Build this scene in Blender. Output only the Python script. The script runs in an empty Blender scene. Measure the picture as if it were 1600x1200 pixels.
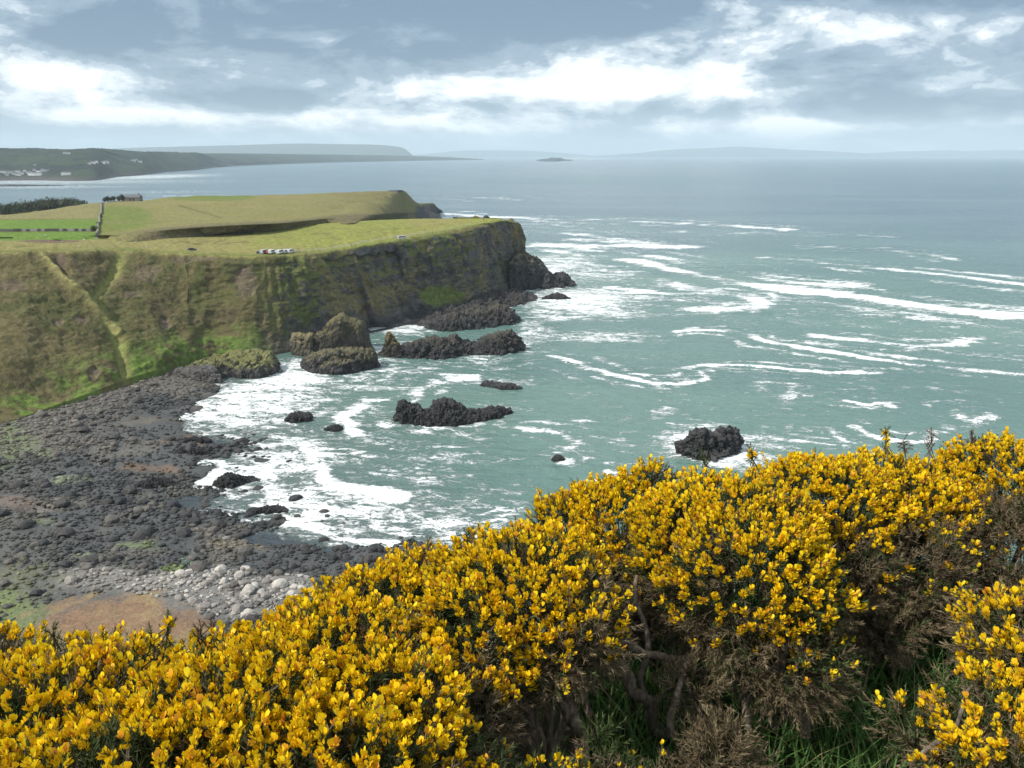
import bpy, math, random
import numpy as np
from mathutils import Vector, Matrix, Quaternion
R = math.radians
random.seed(7); rng = np.random.default_rng(11)
SC = bpy.context.scene; COL = SC.collection

# ------------------------------------------------------------------ camera
F = 1256.0; EYE = 95.0; PITCH = R(15.9)
cam_d = bpy.data.cameras.new('camera'); cam = bpy.data.objects.new('camera', cam_d); COL.objects.link(cam)
cam_d.sensor_fit = 'HORIZONTAL'; cam_d.angle = 2*math.atan(800/F); cam_d.clip_start = .05; cam_d.clip_end = 120000
cam.location = (0, 0, EYE); cam.rotation_euler = (R(90)-PITCH, 0, 0); SC.camera = cam
# ------------------------------------------------------------------ world: sky with broken cloud
SUN_AZ, SUN_EL = R(-112), R(47)           # azimuth from +Y towards +X, elevation
sun_dir = Vector((math.sin(SUN_AZ)*math.cos(SUN_EL), math.cos(SUN_AZ)*math.cos(SUN_EL), math.sin(SUN_EL)))
W = bpy.data.worlds.new('World'); SC.world = W; W.use_nodes = True
wt = W.node_tree; wt.nodes.clear()
class NB:                                     # small node builder
    def __init__(s, t): s.t = t
    def n(s, ty, ins=None, **kw):
        nd = s.t.nodes.new(ty)
        for k, v in kw.items(): setattr(nd, k, v)
        for k, v in (ins or {}).items():
            sk = nd.inputs[k]
            if hasattr(v, 'is_output'): s.t.links.new(v, sk)
            else: sk.default_value = v
        return nd
    def m(s, op, a, b=0.0, c=0.0, clamp=False):
        return s.n('ShaderNodeMath', {0: a, 1: b, 2: c}, operation=op, use_clamp=clamp).outputs[0]
    def v(s, op, a, b=(0, 0, 0)):
        nd = s.n('ShaderNodeVectorMath', {0: a, 1: b}, operation=op)
        return nd.outputs[1] if op in ('DOT_PRODUCT', 'LENGTH', 'DISTANCE') else nd.outputs[0]
    def mix(s, f, a, b, bt='MIX'):
        nd = s.n('ShaderNodeMix', None, data_type='RGBA', blend_type=bt)
        for i, x in ((0, f), (6, a), (7, b)):
            if hasattr(x, 'is_output'): s.t.links.new(x, nd.inputs[i])
            else: nd.inputs[i].default_value = x if i == 0 else (tuple(x)+(1,))[:4]
        return nd.outputs[2]
    def noise(s, vec, scale, detail=4, rough=.55, dist=0.0):
        return s.n('ShaderNodeTexNoise', {'Vector': vec, 'Scale': scale, 'Detail': detail, 'Roughness': rough, 'Distortion': dist}).outputs[0]
    def ramp(s, f, stops, interp='LINEAR'):
        nd = s.n('ShaderNodeValToRGB', {0: f}); cr = nd.color_ramp; cr.interpolation = interp
        while len(cr.elements) < len(stops): cr.elements.new(.5)
        for e, (p, c) in zip(cr.elements, stops):
            e.position = p; e.color = (tuple(c)+(1,))[:4] if hasattr(c, '__len__') else (c, c, c, 1)
        return nd.outputs[0]
    def smooth(s, x, a, b):
        return s.n('ShaderNodeMapRange', {0: x, 1: a, 2: b, 3: 0.0, 4: 1.0}, interpolation_type='SMOOTHSTEP').outputs[0]
w = NB(wt)
sky = w.n('ShaderNodeTexSky', sky_type='NISHITA'); sky.sun_disc = False; sky.sun_elevation = SUN_EL; sky.sun_rotation = SUN_AZ
dirv = w.n('ShaderNodeTexCoord').outputs['Generated']
sx = w.n('ShaderNodeSeparateXYZ', {0: dirv}); dz = w.m('MAXIMUM', sx.outputs[2], 0.0)
q = w.v('SCALE', dirv); qn = q.node; wt.links.new(w.m('DIVIDE', 1.0, w.m('ADD', dz, .13)), qn.inputs['Scale'])
q = w.v('MULTIPLY', q, (1.0, 1.0, 0.0))
big = w.noise(w.v('ADD', q, (3.1, 8.4, 0.0)), .55, 3, .5, .2)
side = w.v('MULTIPLY', dirv, (1.0, 1.0, 2.6))
mid = w.noise(w.v('ADD', side, (1.7, 2.2, 4.0)), 6.5, 9, .60, .35)
fine = w.noise(w.v('ADD', side, (9.1, 5.2, 1.0)), 22.0, 6, .62, .2)
dens = w.m('ADD', w.m('MULTIPLY', big, .42), w.m('ADD', w.m('MULTIPLY_ADD', mid, 1.15, -.16), w.m('MULTIPLY_ADD', fine, .34, -.06)))
def pxdir(px, py):
    a, b = (px-800)/F, (600-py)/F
    d = Vector((a, math.cos(PITCH)+b*math.sin(PITCH), -math.sin(PITCH)+b*math.cos(PITCH))); return d.normalized()
for (px, py, wx, wy, amp) in [(700, -30, 1100, 70, .09), (600, 95, 300, 75, .20), (1000, 10, 330, 40, .12), (1430, 95, 200, 38, .15), (150, 40, 260, 40, .16), (900, 172, 450, 16, .10), (520, 158, 230, 14, .12),
                              (115, 118, 150, 34, -.22), (1010, 115, 240, 52, -.21), (720, 150, 300, 16, -.10), (1450, 40, 160, 24, -.10), (1300, 30, 120, 26, -.13), (300, 182, 420, 16, -.22), (1150, 200, 420, 9, -.12), (60, 160, 90, 12, .1), (100, 205, 900, 8, .05), (1350, 165, 300, 12, .10)]:
    d0 = pxdir(px, py)
    dd = w.v('MULTIPLY', w.v('SUBTRACT', dirv, tuple(d0)), (F/wx, F/wx, F/wy))
    dens = w.m('ADD', dens, w.m('MULTIPLY', w.m('EXPONENT', w.m('MULTIPLY', w.v('DOT_PRODUCT', dd, dd), -1.0)), amp))
K = 10.0                                       # Background strength is .1
cl = w.ramp(dens, [(.58, (1.10, 1.10, 1.08)), (.65, (.78, .81, .83)), (.72, (.48, .55, .61)), (.80, (.235, .315, .40)), (.95, (.125, .19, .275))], 'EASE')
cl = w.v('SCALE', cl); cl.node.inputs['Scale'].default_value = K
cl = w.mix(.08, cl, sky.outputs[0])
low = w.smooth(sx.outputs[2], .05, .0)         # cloud goes pale behind kilometres of sea air
cl = w.mix(w.m('MULTIPLY', low, .55), cl, (7.0, 7.7, 8.0))
bg = w.n('ShaderNodeBackground', {0: cl, 1: .1})
wt.links.new(bg.outputs[0], w.n('ShaderNodeOutputWorld').inputs[0])
# ------------------------------------------------------------------ sun, exposure
sl = bpy.data.lights.new('sun', 'SUN'); sl.energy = 3.4; sl.angle = R(1.5); sl.color = (1, .95, .86)
so = bpy.data.objects.new('sun', sl); COL.objects.link(so); so.rotation_euler = (-sun_dir).to_track_quat('-Z', 'Y').to_euler()
vs = SC.view_settings; vs.view_transform = 'Standard'; vs.look = 'None'; vs.gamma = 1; vs.exposure = 0.5; vs.use_curve_mapping = False
SC.render.engine = 'CYCLES'; cy = SC.cycles
cy.use_denoising = True; cy.max_bounces = 6; cy.diffuse_bounces = 3; cy.glossy_bounces = 2; cy.transmission_bounces = 3; cy.volume_bounces = 2; cy.transparent_max_bounces = 8

# ------------------------------------------------------------------ helpers: projection, noise, meshes
cp, sp = math.cos(PITCH), math.sin(PITCH)
def rayd(px, py):
    px = np.asarray(px, float); py = np.asarray(py, float); a = (px-800)/F; b = (600-py)/F
    return np.stack([a, cp+b*sp, -sp+b*cp], -1)
def unp(px, py, z):                            # point of the place at height z seen at photo position px,py
    d = rayd(px, py); t = (np.asarray(z, float)-EYE)/d[..., 2]; P = d*t[..., None]; P[..., 2] += EYE; return P
def unY(px, py, Y):
    d = rayd(px, py); t = np.asarray(Y, float)/d[..., 1]; P = d*t[..., None]; P[..., 2] += EYE; return P
def und(px, py, dep):
    P = rayd(px, py)*np.asarray(dep, float)[..., None]; P[..., 2] += EYE; return P
def proj(P):
    P = np.asarray(P, float); z = P[..., 2]-EYE; de = P[..., 1]*cp - z*sp; up = P[..., 1]*sp+z*cp
    return np.stack([800+F*P[..., 0]/de, 600-F*up/de], -1)
def _h(i, j, k, s):
    n = (i.astype(np.int64)*374761393 + j.astype(np.int64)*668265263 + k.astype(np.int64)*2147483647 + s*1274126177) & 0xffffffff
    n = ((n ^ (n >> 13))*1274126177) & 0xffffffff
    n = ((n ^ (n >> 16))*2246822519) & 0xffffffff
    return ((n ^ (n >> 15)) & 0xffffff)/float(0xffffff)
def vnoise(p, s=0):                            # value noise in -1..1
    p = np.asarray(p, float); f0 = np.floor(p); t = p-f0; t = t*t*t*(t*(t*6-15)+10); i = f0.astype(np.int64); r = 0
    for a in (0, 1):
        for b in (0, 1):
            for c in (0, 1):
                wgt = (t[..., 0] if a else 1-t[..., 0])*(t[..., 1] if b else 1-t[..., 1])*(t[..., 2] if c else 1-t[..., 2])
                r = r+wgt*_h(i[..., 0]+a, i[..., 1]+b, i[..., 2]+c, s)
    return r*2-1
def fbm(p, octv=4, s=0, g=.5):
    p = np.asarray(p, float); r = 0; a = 1; tot = 0
    for o in range(octv):
        r = r+a*vnoise(p*(2.03**o)+o*17.3, s+o); tot += a; a *= g
    return r/tot*1.6
def worley(p, s=0):                            # F1, F2-F1 and a number for each cell
    p = np.asarray(p, float); i = np.floor(p).astype(np.int64); b1 = np.full(p.shape[:-1], 9.); b2 = b1.copy(); idv = np.zeros(p.shape[:-1])
    for a in (-1, 0, 1):
        for b in (-1, 0, 1):
            for c in (-1, 0, 1):
                I, J, K_ = i[..., 0]+a, i[..., 1]+b, i[..., 2]+c
                d = np.sqrt((I+_h(I, J, K_, s)-p[..., 0])**2+(J+_h(I, J, K_, s+1)-p[..., 1])**2+(K_+_h(I, J, K_, s+2)-p[..., 2])**2)
                nw = d < b1; b2 = np.where(nw, b1, np.minimum(b2, d)); idv = np.where(nw, _h(I, J, K_, s+5), idv); b1 = np.where(nw, d, b1)
    return b1, b2-b1, idv
def sst(x, a, b):
    t = np.clip((x-a)/(b-a), 0, 1); return t*t*(3-2*t)
def lerp(a, b, t): return a+(b-a)*t
def mixc(c, d, t): return c*(1-t[..., None])+np.asarray(d, float)*t[..., None]
def mkmesh(name, V, Fc, mat=None, smooth=True, attrs=None):
    V = np.ascontiguousarray(V, np.float32).reshape(-1, 3); Fc = np.ascontiguousarray(Fc, np.int32); k = Fc.shape[1]
    me = bpy.data.meshes.new(name); me.vertices.add(len(V)); me.vertices.foreach_set('co', V.ravel())
    me.loops.add(Fc.size); me.loops.foreach_set('vertex_index', Fc.ravel()); me.polygons.add(len(Fc))
    me.polygons.foreach_set('loop_start', np.arange(0, Fc.size, k, dtype=np.int32))
    me.update(calc_edges=True)
    me.polygons.foreach_set('use_smooth', np.full(len(Fc), smooth))
    for an, av in (attrs or {}).items():
        av = np.asarray(av, np.float32)
        if av.ndim == 1 or av.shape[-1] == 1:
            at = me.attributes.new(an, 'FLOAT', 'POINT'); at.data.foreach_set('value', av.ravel())
        else:
            av = av.reshape(-1, 3); a4 = np.ones((len(av), 4), np.float32); a4[:, :3] = av
            at = me.attributes.new(an, 'FLOAT_COLOR', 'POINT'); at.data.foreach_set('color', a4.ravel())
    if mat: me.materials.append(mat)
    me.validate(); return me
def link(name, data, parent=None, loc=None, **props):
    o = bpy.data.objects.new(name, data); COL.objects.link(o)
    if parent: o.parent = parent
    if loc is not None: o.location = loc
    for k, v in props.items(): o[k] = v
    return o
def grid_faces(nu, nv, off=0):
    i, j = np.meshgrid(np.arange(nu-1), np.arange(nv-1), indexing='ij'); a = (i*nv+j).ravel()+off
    return np.stack([a, a+nv, a+nv+1, a+1], 1)
def gnormal(P):
    n = np.cross(np.gradient(P, axis=0), np.gradient(P, axis=1)); return n/np.maximum(np.linalg.norm(n, axis=-1, keepdims=True), 1e-9)
def resamp(pts, n, key=None):                  # smooth curve through control points
    pts = np.asarray(pts, float); m = len(pts); t = np.linspace(0, m-1, n) if key is None else key
    i = np.clip(np.floor(t).astype(int), 0, m-2); u = (t-i)[:, None]
    g = lambda k: pts[np.clip(k, 0, m-1)]
    p0, p1, p2, p3 = g(i-1), g(i), g(i+1), g(i+2)
    return .5*((2*p1)+(-p0+p2)*u+(2*p0-5*p1+4*p2-p3)*u*u+(-p0+3*p1-3*p2+p3)*u**3)
def segdist(P, A, B):
    d = B-A; t = np.clip(((P-A)@d)/max(d@d, 1e-9), 0, 1); return np.linalg.norm(P-(A+t[:, None]*d), axis=1)
def polydist(P, L):
    r = np.full(len(P), 1e9)
    for a, b in zip(L[:-1], L[1:]): r = np.minimum(r, segdist(P, a, b))
    return r
def inpoly(P, L):
    r = np.zeros(len(P), bool); n = len(L)
    for k in range(n):
        a, b = L[k], L[(k+1) % n]
        c = (a[1] > P[:, 1]) != (b[1] > P[:, 1])
        r ^= c & (P[:, 0] < (b[0]-a[0])*(P[:, 1]-a[1])/((b[1]-a[1]) if b[1] != a[1] else 1e-9)+a[0])
    return r

# ------------------------------------------------------------------ materials
def newmat(name):
    m = bpy.data.materials.new(name); m.use_nodes = True; t = m.node_tree; t.nodes.clear(); b = NB(t)
    out = b.n('ShaderNodeOutputMaterial'); return m, b, out
def attrmat(name, rough=.9, nscale=1.0, namp=.35, bscale=1.0, bstr=.5, bdist=.2, spec=.25, fine=True, stretch=None):
    m, b, out = newmat(name); a = b.n('ShaderNodeAttribute', attribute_name='col').outputs[0]
    pos = b.n('ShaderNodeNewGeometry').outputs['Position']
    if stretch: pos = b.v('MULTIPLY', pos, stretch)
    n1 = b.noise(pos, nscale, 6, .65)
    k = b.m('ADD', b.m('MULTIPLY', b.m('SUBTRACT', n1, .5), 2*namp*1.6), 1.0)
    c = b.v('SCALE', a); m.node_tree.links.new(k, c.node.inputs['Scale'])
    bn = b.n('ShaderNodeBump', {'Height': b.noise(pos, bscale, 5, .6), 'Strength': bstr, 'Distance': bdist}).outputs[0]
    p = b.n('ShaderNodeBsdfPrincipled', {'Base Color': c, 'Roughness': rough, 'Specular IOR Level': spec, 'Normal': bn})
    m.node_tree.links.new(p.outputs[0], out.inputs[0]); return m
def plain(name, col, rough=.7, spec=.3, var=.2, scale=3.0):
    m, b, out = newmat(name); pos = b.n('ShaderNodeTexCoord').outputs['Object']
    n = b.noise(pos, scale, 4, .6)
    c = b.mix(n, tuple(x*(1-var) for x in col), tuple(min(1, x*(1+var)) for x in col))
    p = b.n('ShaderNodeBsdfPrincipled', {'Base Color': c, 'Roughness': rough, 'Specular IOR Level': spec})
    m.node_tree.links.new(p.outputs[0], out.inputs[0]); return m
M_land = attrmat('grassland', .95, .45, .55, .55, .9, 1.2, .1)
M_farland = attrmat('far_land', .95, .02, .25, .02, .3, 3, .1)
M_rock = attrmat('basalt', .75, .8, .5, .9, 1.0, .8, .35)
M_stone = attrmat('beach_stone', .75, 1.6, .30, 3.0, .5, .15, .35)
M_beach = attrmat('beach_ground', .5, 1.1, .5, 1.2, .9, .4, .5)
M_soil = attrmat('hillside_soil', .95, 6, .4, 14, .6, .03, .1)

# sea water with foam lying on it
def watermat():
    m, b, out = newmat('sea_water'); lk = m.node_tree.links
    A = lambda n: b.n('ShaderNodeAttribute', attribute_name=n)
    pos = b.n('ShaderNodeNewGeometry').outputs['Position']
    ps = b.v('MULTIPLY', pos, (1, 1, 0)); rot = b.n('ShaderNodeVectorRotate', {'Vector': ps, 'Angle': R(9)}, rotation_type='Z_AXIS').outputs[0]
    foam = A('foam').outputs['Fac']; col = A('col').outputs[0]
    st = b.v('MULTIPLY', rot, (.26, .50, 1)); wob = b.noise(b.v('MULTIPLY', rot, (.05, .05, 1)), 1, 3, .5)
    n1 = b.noise(st, .55, 8, .66, .9)
    n2 = b.noise(b.v('MULTIPLY', rot, (.5, .8, 1)), .55, 7, .65, 1.2)
    lace = b.m('SUBTRACT', 1.0, b.m('MULTIPLY', b.m('ABSOLUTE', b.m('SUBTRACT', n2, .5)), 6.5), clamp=True)
    n3 = b.noise(b.v('MULTIPLY', rot, (.035, .11, 1)), 1, 5, .6, .6)
    t = b.m('ADD', foam, b.m('ADD', b.m('MULTIPLY', b.m('SUBTRACT', lace, .4), .42), b.m('ADD', b.m('MULTIPLY', b.m('SUBTRACT', n1, .5), 1.65), b.m('MULTIPLY', b.m('SUBTRACT', n3, .5), .95))))
    mask = b.smooth(t, .40, .74)
    # colour and small waves
    big = b.noise(b.v('MULTIPLY', rot, (.0016, .006, 1)), 1, 4, .55)
    c = b.mix(b.smooth(big, .35, .7), b.mix(1.0, col, (.78, .84, .88), 'MULTIPLY'), b.mix(1.0, col, (1.15, 1.12, 1.08), 'MULTIPLY'))  # broad patches: cloud shadow painted into the water colour, sand patches too
    c = b.mix(mask, c, (.80, .83, .83))
    h1 = b.noise(b.v('MULTIPLY', rot, (.10, .22, 1)), 1, 6, .62, .3); h2 = b.noise(b.v('MULTIPLY', rot, (.7, 1.3, 1)), 1, 4, .6)
    h = b.m('ADD', b.m('MULTIPLY', h1, 2.2), b.m('ADD', b.m('MULTIPLY', h2, .30), b.m('MULTIPLY', mask, .35)))
    bn = b.n('ShaderNodeBump', {'Height': h, 'Strength': .9, 'Distance': 1.0}).outputs[0]
    p = b.n('ShaderNodeBsdfPrincipled', {'Base Color': c, 'Roughness': b.m('ADD', .22, b.m('MULTIPLY', mask, .6)), 'IOR': 1.33, 'Specular IOR Level': b.m('SUBTRACT', .42, b.m('MULTIPLY', mask, .3)), 'Normal': bn})
    lk.new(p.outputs[0], out.inputs[0]); return m
M_sea = watermat()

# gorse materials
def leafmat(name, trans, rough=.6, tmul=1.0):
    m, b, out = newmat(name); a = b.n('ShaderNodeAttribute', attribute_name='col').outputs[0]
    p = b.n('ShaderNodeBsdfPrincipled', {'Base Color': a, 'Roughness': rough, 'Specular IOR Level': .25})
    tr = b.n('ShaderNodeBsdfTranslucent', {'Color': a})
    mx = b.n('ShaderNodeMixShader', {0: trans, 1: p.outputs[0], 2: tr.outputs[0]})
    m.node_tree.links.new(mx.outputs[0], out.inputs[0]); return m
M_flower = leafmat('gorse_petal', .28, .55); M_spine = leafmat('gorse_spine', .12, .6); M_grass = leafmat('grass_blade', .25, .6)
def barkmat():
    m, b, out = newmat('gorse_bark'); pos = b.n('ShaderNodeTexCoord').outputs['Object']
    n = b.noise(b.v('MULTIPLY', pos, (60, 60, 14)), 1, 6, .65); c = b.ramp(n, [(.3, (.05, .038, .027)), (.5, (.15, .115, .082)), (.72, (.30, .245, .18))])
    bn = b.n('ShaderNodeBump', {'Height': n, 'Strength': .9, 'Distance': .006}).outputs[0]
    p = b.n('ShaderNodeBsdfPrincipled', {'Base Color': c, 'Roughness': .9, 'Normal': bn}); m.node_tree.links.new(p.outputs[0], out.inputs[0]); return m
M_bark = barkmat()

# ------------------------------------------------------------------ palette (real surface colours)
C_dry = np.array((.158, .130, .068)); C_grn = np.array((.080, .090, .034)); C_brt = np.array((.15, .19, .045)); C_brn = np.array((.105, .085, .05))
C_olv = np.array((.120, .104, .050)); C_rock = np.array((.068, .066, .068)); C_soil = np.array((.15, .105, .075)); C_lichen = np.array((.30, .25, .13))

# ------------------------------------------------------------------ headland in front: slope, cliff and fields on top
#          T edge of the cliff: px,py,z     B foot: px,py,z     K far edge of the fields: px,py,z
ST = [(-330, 392, 54,  -330, 770, 5,  -330, 374, 53.5),
      (-150, 392, 53,  -150, 712, 5,  -150, 374, 53),
      (0,    394, 52.5,   0, 663, 5,     0, 373, 52.5),
      (60,   392, 52,    60, 643, 5,    60, 373, 52),
      (110,  393, 51,   130, 618, 5,   105, 374, 51.5),
      (180,  391, 49.5, 200, 592, 5,   160, 374, 51),
      (250,  394, 48,   262, 573, 4.5, 205, 377, 49.5),
      (320,  399, 46.3, 330, 553, 4,   280, 371, 49),
      (400,  401, 45.2, 410, 552, 2,   370, 364, 48.5),
      (460,  398, 44.8, 480, 540, 1,   440, 357, 48.5),
      (520,  391, 44.5, 575, 519, 1,   500, 350, 49),
      (600,  379, 45.5, 660, 497, 2,   570, 345, 49),
      (680,  364, 47.5, 735, 474, 3,   640, 342, 49),
      (740,  352, 49,   790, 452, 3,   700, 341.5, 49),
      (783,  345, 49.5, 822, 440, 2,   755, 341, 49.5),
      (797,  347, 48.5, 834, 430, 1,   775, 341.5, 49.5)]
ST = np.array(ST, float); NU = 590
Tc = unp(ST[:, 0], ST[:, 1], ST[:, 2]); Bc = unp(ST[:, 3], ST[:, 4], ST[:, 5]); Kc = unp(ST[:, 6], ST[:, 7], ST[:, 8])
# round the nose: stations on the hidden far side
def app(A, *rows): return np.vstack([A]+[np.array(r)[None] for r in rows])
tip = Tc[-1]
Tc = app(Tc, tip+(1, 16, -1), tip+(-10, 34, -1), tip+(-45, 52, -1)); Bc = app(Bc, Bc[-1]+(4, 30, 0), tip*(1, 1, 0)+(4, 62, 0), tip*(1, 1, 0)+(-40, 84, 0)); Kc = app(Kc, Kc[-1]+(0, 4, 0), Kc[-1]+(-10, 8, 0), Kc[-1]+(-30, 10, 0))
key = np.linspace(0, len(Tc)-1, NU)
T, B, Kk = resamp(Tc, NU, key), resamp(Bc, NU, key), resamp(Kc, NU, key)
T = T+np.stack([fbm(T/7., 3, 71)*1.2, fbm(T/9., 3, 73)*2.2, fbm(T/6., 3, 75)*.45], -1)
kk = key/(len(Tc)-1)
cliff = sst(key, 7.2, 9.5)                    # 0 grassy slope, 1 sea cliff
NV = 190; v = np.linspace(0, 1, NV)
# profiles between foot and edge
av_s = v + .0*v; bv_s = v**1.12
xp = np.array([0, .12, .25, .5, .8, .93, 1]); av_c = np.interp(v, xp, [0, .28, .42, .58, .72, .84, 1]); bv_c = np.interp(v, xp, [0, .07, .17, .46, .82, .95, 1])
a_ = lerp(av_s[None], av_c[None], cliff[:, None]); b_ = lerp(bv_s[None], bv_c[None], cliff[:, None])
P = np.empty((NU, NV, 3)); P[..., :2] = B[:, None, :2]+(T-B)[:, None, :2]*a_[..., None]; P[..., 2] = B[:, None, 2]+(T-B)[:, None, 2]*b_
N = gnormal(P); N *= np.sign((N*np.array((0, -1, .6))).sum(-1, keepdims=True)+1e-9)
cl2 = cliff[:, None]*np.ones(NV)
env = sst(v, 0, .06)*sst(1-v, 0, .10); env = env[None]
arc = np.concatenate([[0], np.cumsum(np.linalg.norm(np.diff(T[:, :2]*.5+B[:, :2]*.5, axis=0), axis=1))])[:, None]*np.ones(NV)
zz = P[..., 2]
cc = np.stack([arc, zz, zz*0], -1)
gul = fbm(cc*(1/34., 1/120., 1)+3.7, 3, 5); gul2 = fbm(cc*(1/11., 1/55., 1), 4, 9); colm = fbm(cc*(1/3.2, 1/16., 1), 3, 21); ledge = fbm(cc*(1/30., 1/4.5, 1), 3, 33)
dc = 5.2*gul+3.4*gul2+1.6*colm+.6*ledge+.9*fbm(P/3.0, 3, 37)
tus = fbm(P/6.0, 4, 41); ter = fbm(np.stack([arc/9., zz/1.6, zz*0], -1), 3, 44); bigs = fbm(P/30., 3, 47); rib = fbm(cc*(1/14., 1/60., 1), 3, 52)
ds = 3.0*bigs+.6*rib++.65*tus+.30*ter+.35*fbm(P/2.4, 3, 49)
PX = proj(P); px, py = PX[..., 0], PX[..., 1]
def pline(pts, wpx):
    d = polydist(PX.reshape(-1, 2)*(1, 1), np.array(pts, float)).reshape(px.shape); return np.exp(-(d/wpx)**2)
gully = [(pline([(192, 392), (178, 425), (150, 462), (170, 500), (188, 540), (195, 585)], 9), 1), (pline([(65, 395), (100, 440), (150, 480), (185, 520)], 6), -1), (pline([(250, 560), (300, 520), (330, 470)], 10), -.5), (pline([(445, 398), (432, 450), (470, 505)], 7), -1.3), (pline([(85, 398), (105, 425)], 5), 1)]
for g, s_ in gully: ds = ds-2.6*g*s_
scars = [((384, 442), (16, 24), .9), ((258, 503), (9, 12), .9), ((230, 424), (20, 16), .5), ((94, 408), (9, 14), .8), ((20, 445), (20, 10), .6), ((125, 500), (12, 7), .8), ((90, 505), (8, 5), .8), ((205, 458), (16, 6), .6), ((300, 405), (40, 5), .5), ((305, 500), (8, 7), .5), ((145, 585), (8, 9), .9), ((152, 520), (6, 3), .7), ((278, 554), (8, 4), .8)]
scar = np.zeros(px.shape)
for (cx, cy_), (rx, ry), am in scars:
    d = ((px-cx)/rx)**2+((py-cy_)/ry)**2; scar = np.maximum(scar, am*sst(1.25-d+.5*fbm(P/5., 3, 77), 0, .5))
ds = ds-1.1*scar
P = P+N*((lerp(ds, dc, cl2)*env)[..., None])
# foot below the beach / sea
foot = P[:, :1].copy(); foot[..., 2] = -3; foot[..., 1] -= 3
# fields on top
NK = 90; t = np.linspace(0, 1, NK+1)[1:]
Q = T[:, None]+(Kk-T)[:, None]*t[None, :, None]
ek = sst(t, 0, .15)[None]
Q[..., 2] += ek*(1.1*fbm(Q/45., 3, 61)+.35*fbm(Q/9., 3, 63))*sst(1-t, -.2, .5)[None]
bk = Q[:, -1:].copy(); bk[..., 2] -= 6; bk[..., 1] += 10; bk2 = bk.copy(); bk2[..., 2] = -3; bk2[..., 1] += 25
L = np.concatenate([foot, P, Q, bk, bk2], 1); NVV = L.shape[1]
NL = gnormal(L); upz = np.abs(NL[..., 2])
XY = proj(L); px, py = XY[..., 0], XY[..., 1]
n1 = fbm(L/14., 4, 81); n2 = fbm(L/4., 4, 83); n3 = fbm(L/50., 3, 85); clf = cliff[:, None]*np.ones(NVV)
# slope and cliff colours
c = mixc(np.broadcast_to(C_olv, L.shape), C_dry, sst(n1+.5*n2, -.2, 1.1)*.75); c = mixc(c, C_grn, sst(n3+.7*n2, .05, .9)*.8); c = mixc(c, C_brn, sst(-n1+.5*n2, .3, .9)*.75)
rows = np.arange(NVV); isplat = (rows > NV)[None]*np.ones((NU, 1), bool)
low_ = sst(L[..., 2], 20, 6)*(1-clf); c = mixc(c, (.13, .205, .04), low_*sst(n2+n1*.6, -.5, .5)*.8)
for g, s_ in gully[:2]: 
    gg = np.zeros(px.shape); gg[:, 1:NV+1] = g; c = mixc(c, (.26, .27, .09) if s_ > 0 else (.27, .25, .10), gg*.75)
sc2 = np.zeros(px.shape); sc2[:, 1:NV+1] = scar; c = mixc(c, (.165, .125, .095), sc2*.9)
rk = C_rock*1.35*(1+.5*fbm(L/3., 3, 91))[..., None]; rk = mixc(rk, (.12, .10, .075), sst(fbm(L*(1/7., 1/7., 1/14.), 4, 93), .1, .7)*.8)
gt = np.zeros(px.shape); gt[:, 1:NV+1] = ledge*.15+gul2*.8
veg = mixc(np.broadcast_to((.165, .145, .07), L.shape), (.12, .14, .045), sst(n3+.4*n2, -.1, .5)); veg = mixc(veg, (.21, .175, .085), sst(n1, .2, .8)*.7)
vf = sst(upz+.30*n2+.30*n1+.15*gt+.08+.10*sst(kk, .75, .45)[:, None], .30, .58)*sst(L[..., 2]+5*n1, 4, 16)
cc_ = rk*(1-vf[..., None])+veg*vf[..., None]
cc_ = mixc(cc_, (.14, .175, .05), sst(1-((px-690)/38)**2-((py-462)/20)**2+.6*n2, 0, .6)*sst(py, 440, 452))
c = c*(1-clf[..., None])+cc_*clf[..., None]
wet = sst(L[..., 2], 7, 1.5)*clf; c = mixc(c, C_rock*.7, wet)
# field colours
f = mixc(np.broadcast_to((.235, .215, .085), L.shape), (.225, .235, .062), sst(px+60*n3, 330, 440)); f = mixc(f, (.25, .225, .085), sst(n3+.4*n1, -.1, .6)*.8); f = mixc(f, (.15, .165, .05), sst(n1*.7+n2*.6-.2*n3, .1, .9)*.7); f = mixc(f, C_olv, sst(n1+.4*n2, .45, 1.)*.6)
f = mixc(f, (.16, .12, .06), sst(1-((px-320)/110)**2-((py-379)/4)**2, 0, .8)*.6*sst(n2, -.2, .4))
f = mixc(f, (.13, .20, .04), sst(120-px+20*n1, 0, 12)*sst(376.5-py, 0, 1)); f = mixc(f, (.17, .12, .085), sst(1-((px-80)/55)**2-((py-377)/3)**2, 0, .5))
edge = np.zeros((NU, NVV)); edge[:, NV+1:NV+1+NK] = np.exp(-(np.linalg.norm(Q[..., :2]-T[:, None, :2], axis=-1)/10)**2); f = mixc(f, (.12, .15, .04), edge*.75)
trk = np.exp(-((np.linalg.norm(L[..., :2]-T[:, None, :2], axis=-1)-16)/1.6)**2)*sst(px, 395, 410)*sst(760-px, 0, 10)*isplat; f = mixc(f, (.27, .25, .20), trk*.8)
wgt = np.where(isplat, 1.0, 0.0); wgt[:, NV-6:NV+1] = np.linspace(0, 1, 7)[None]
c = c*(1-wgt[..., None])+f*wgt[..., None]
hd = link('headland', mkmesh('headland', L, grid_faces(NU, NVV)[:, ::-1], M_land, True, {'col': np.clip(c, .01, .9)}), kind='structure')
HPX = proj(Q.reshape(-1, 3)); HQ = Q.reshape(-1, 3)
def on_field(px, py, S=None, X=None):
    S = HQ if S is None else S; X = HPX if X is None else X
    return Vector(S[np.argmin(((X-(px, py))**2).sum(1))])

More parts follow.
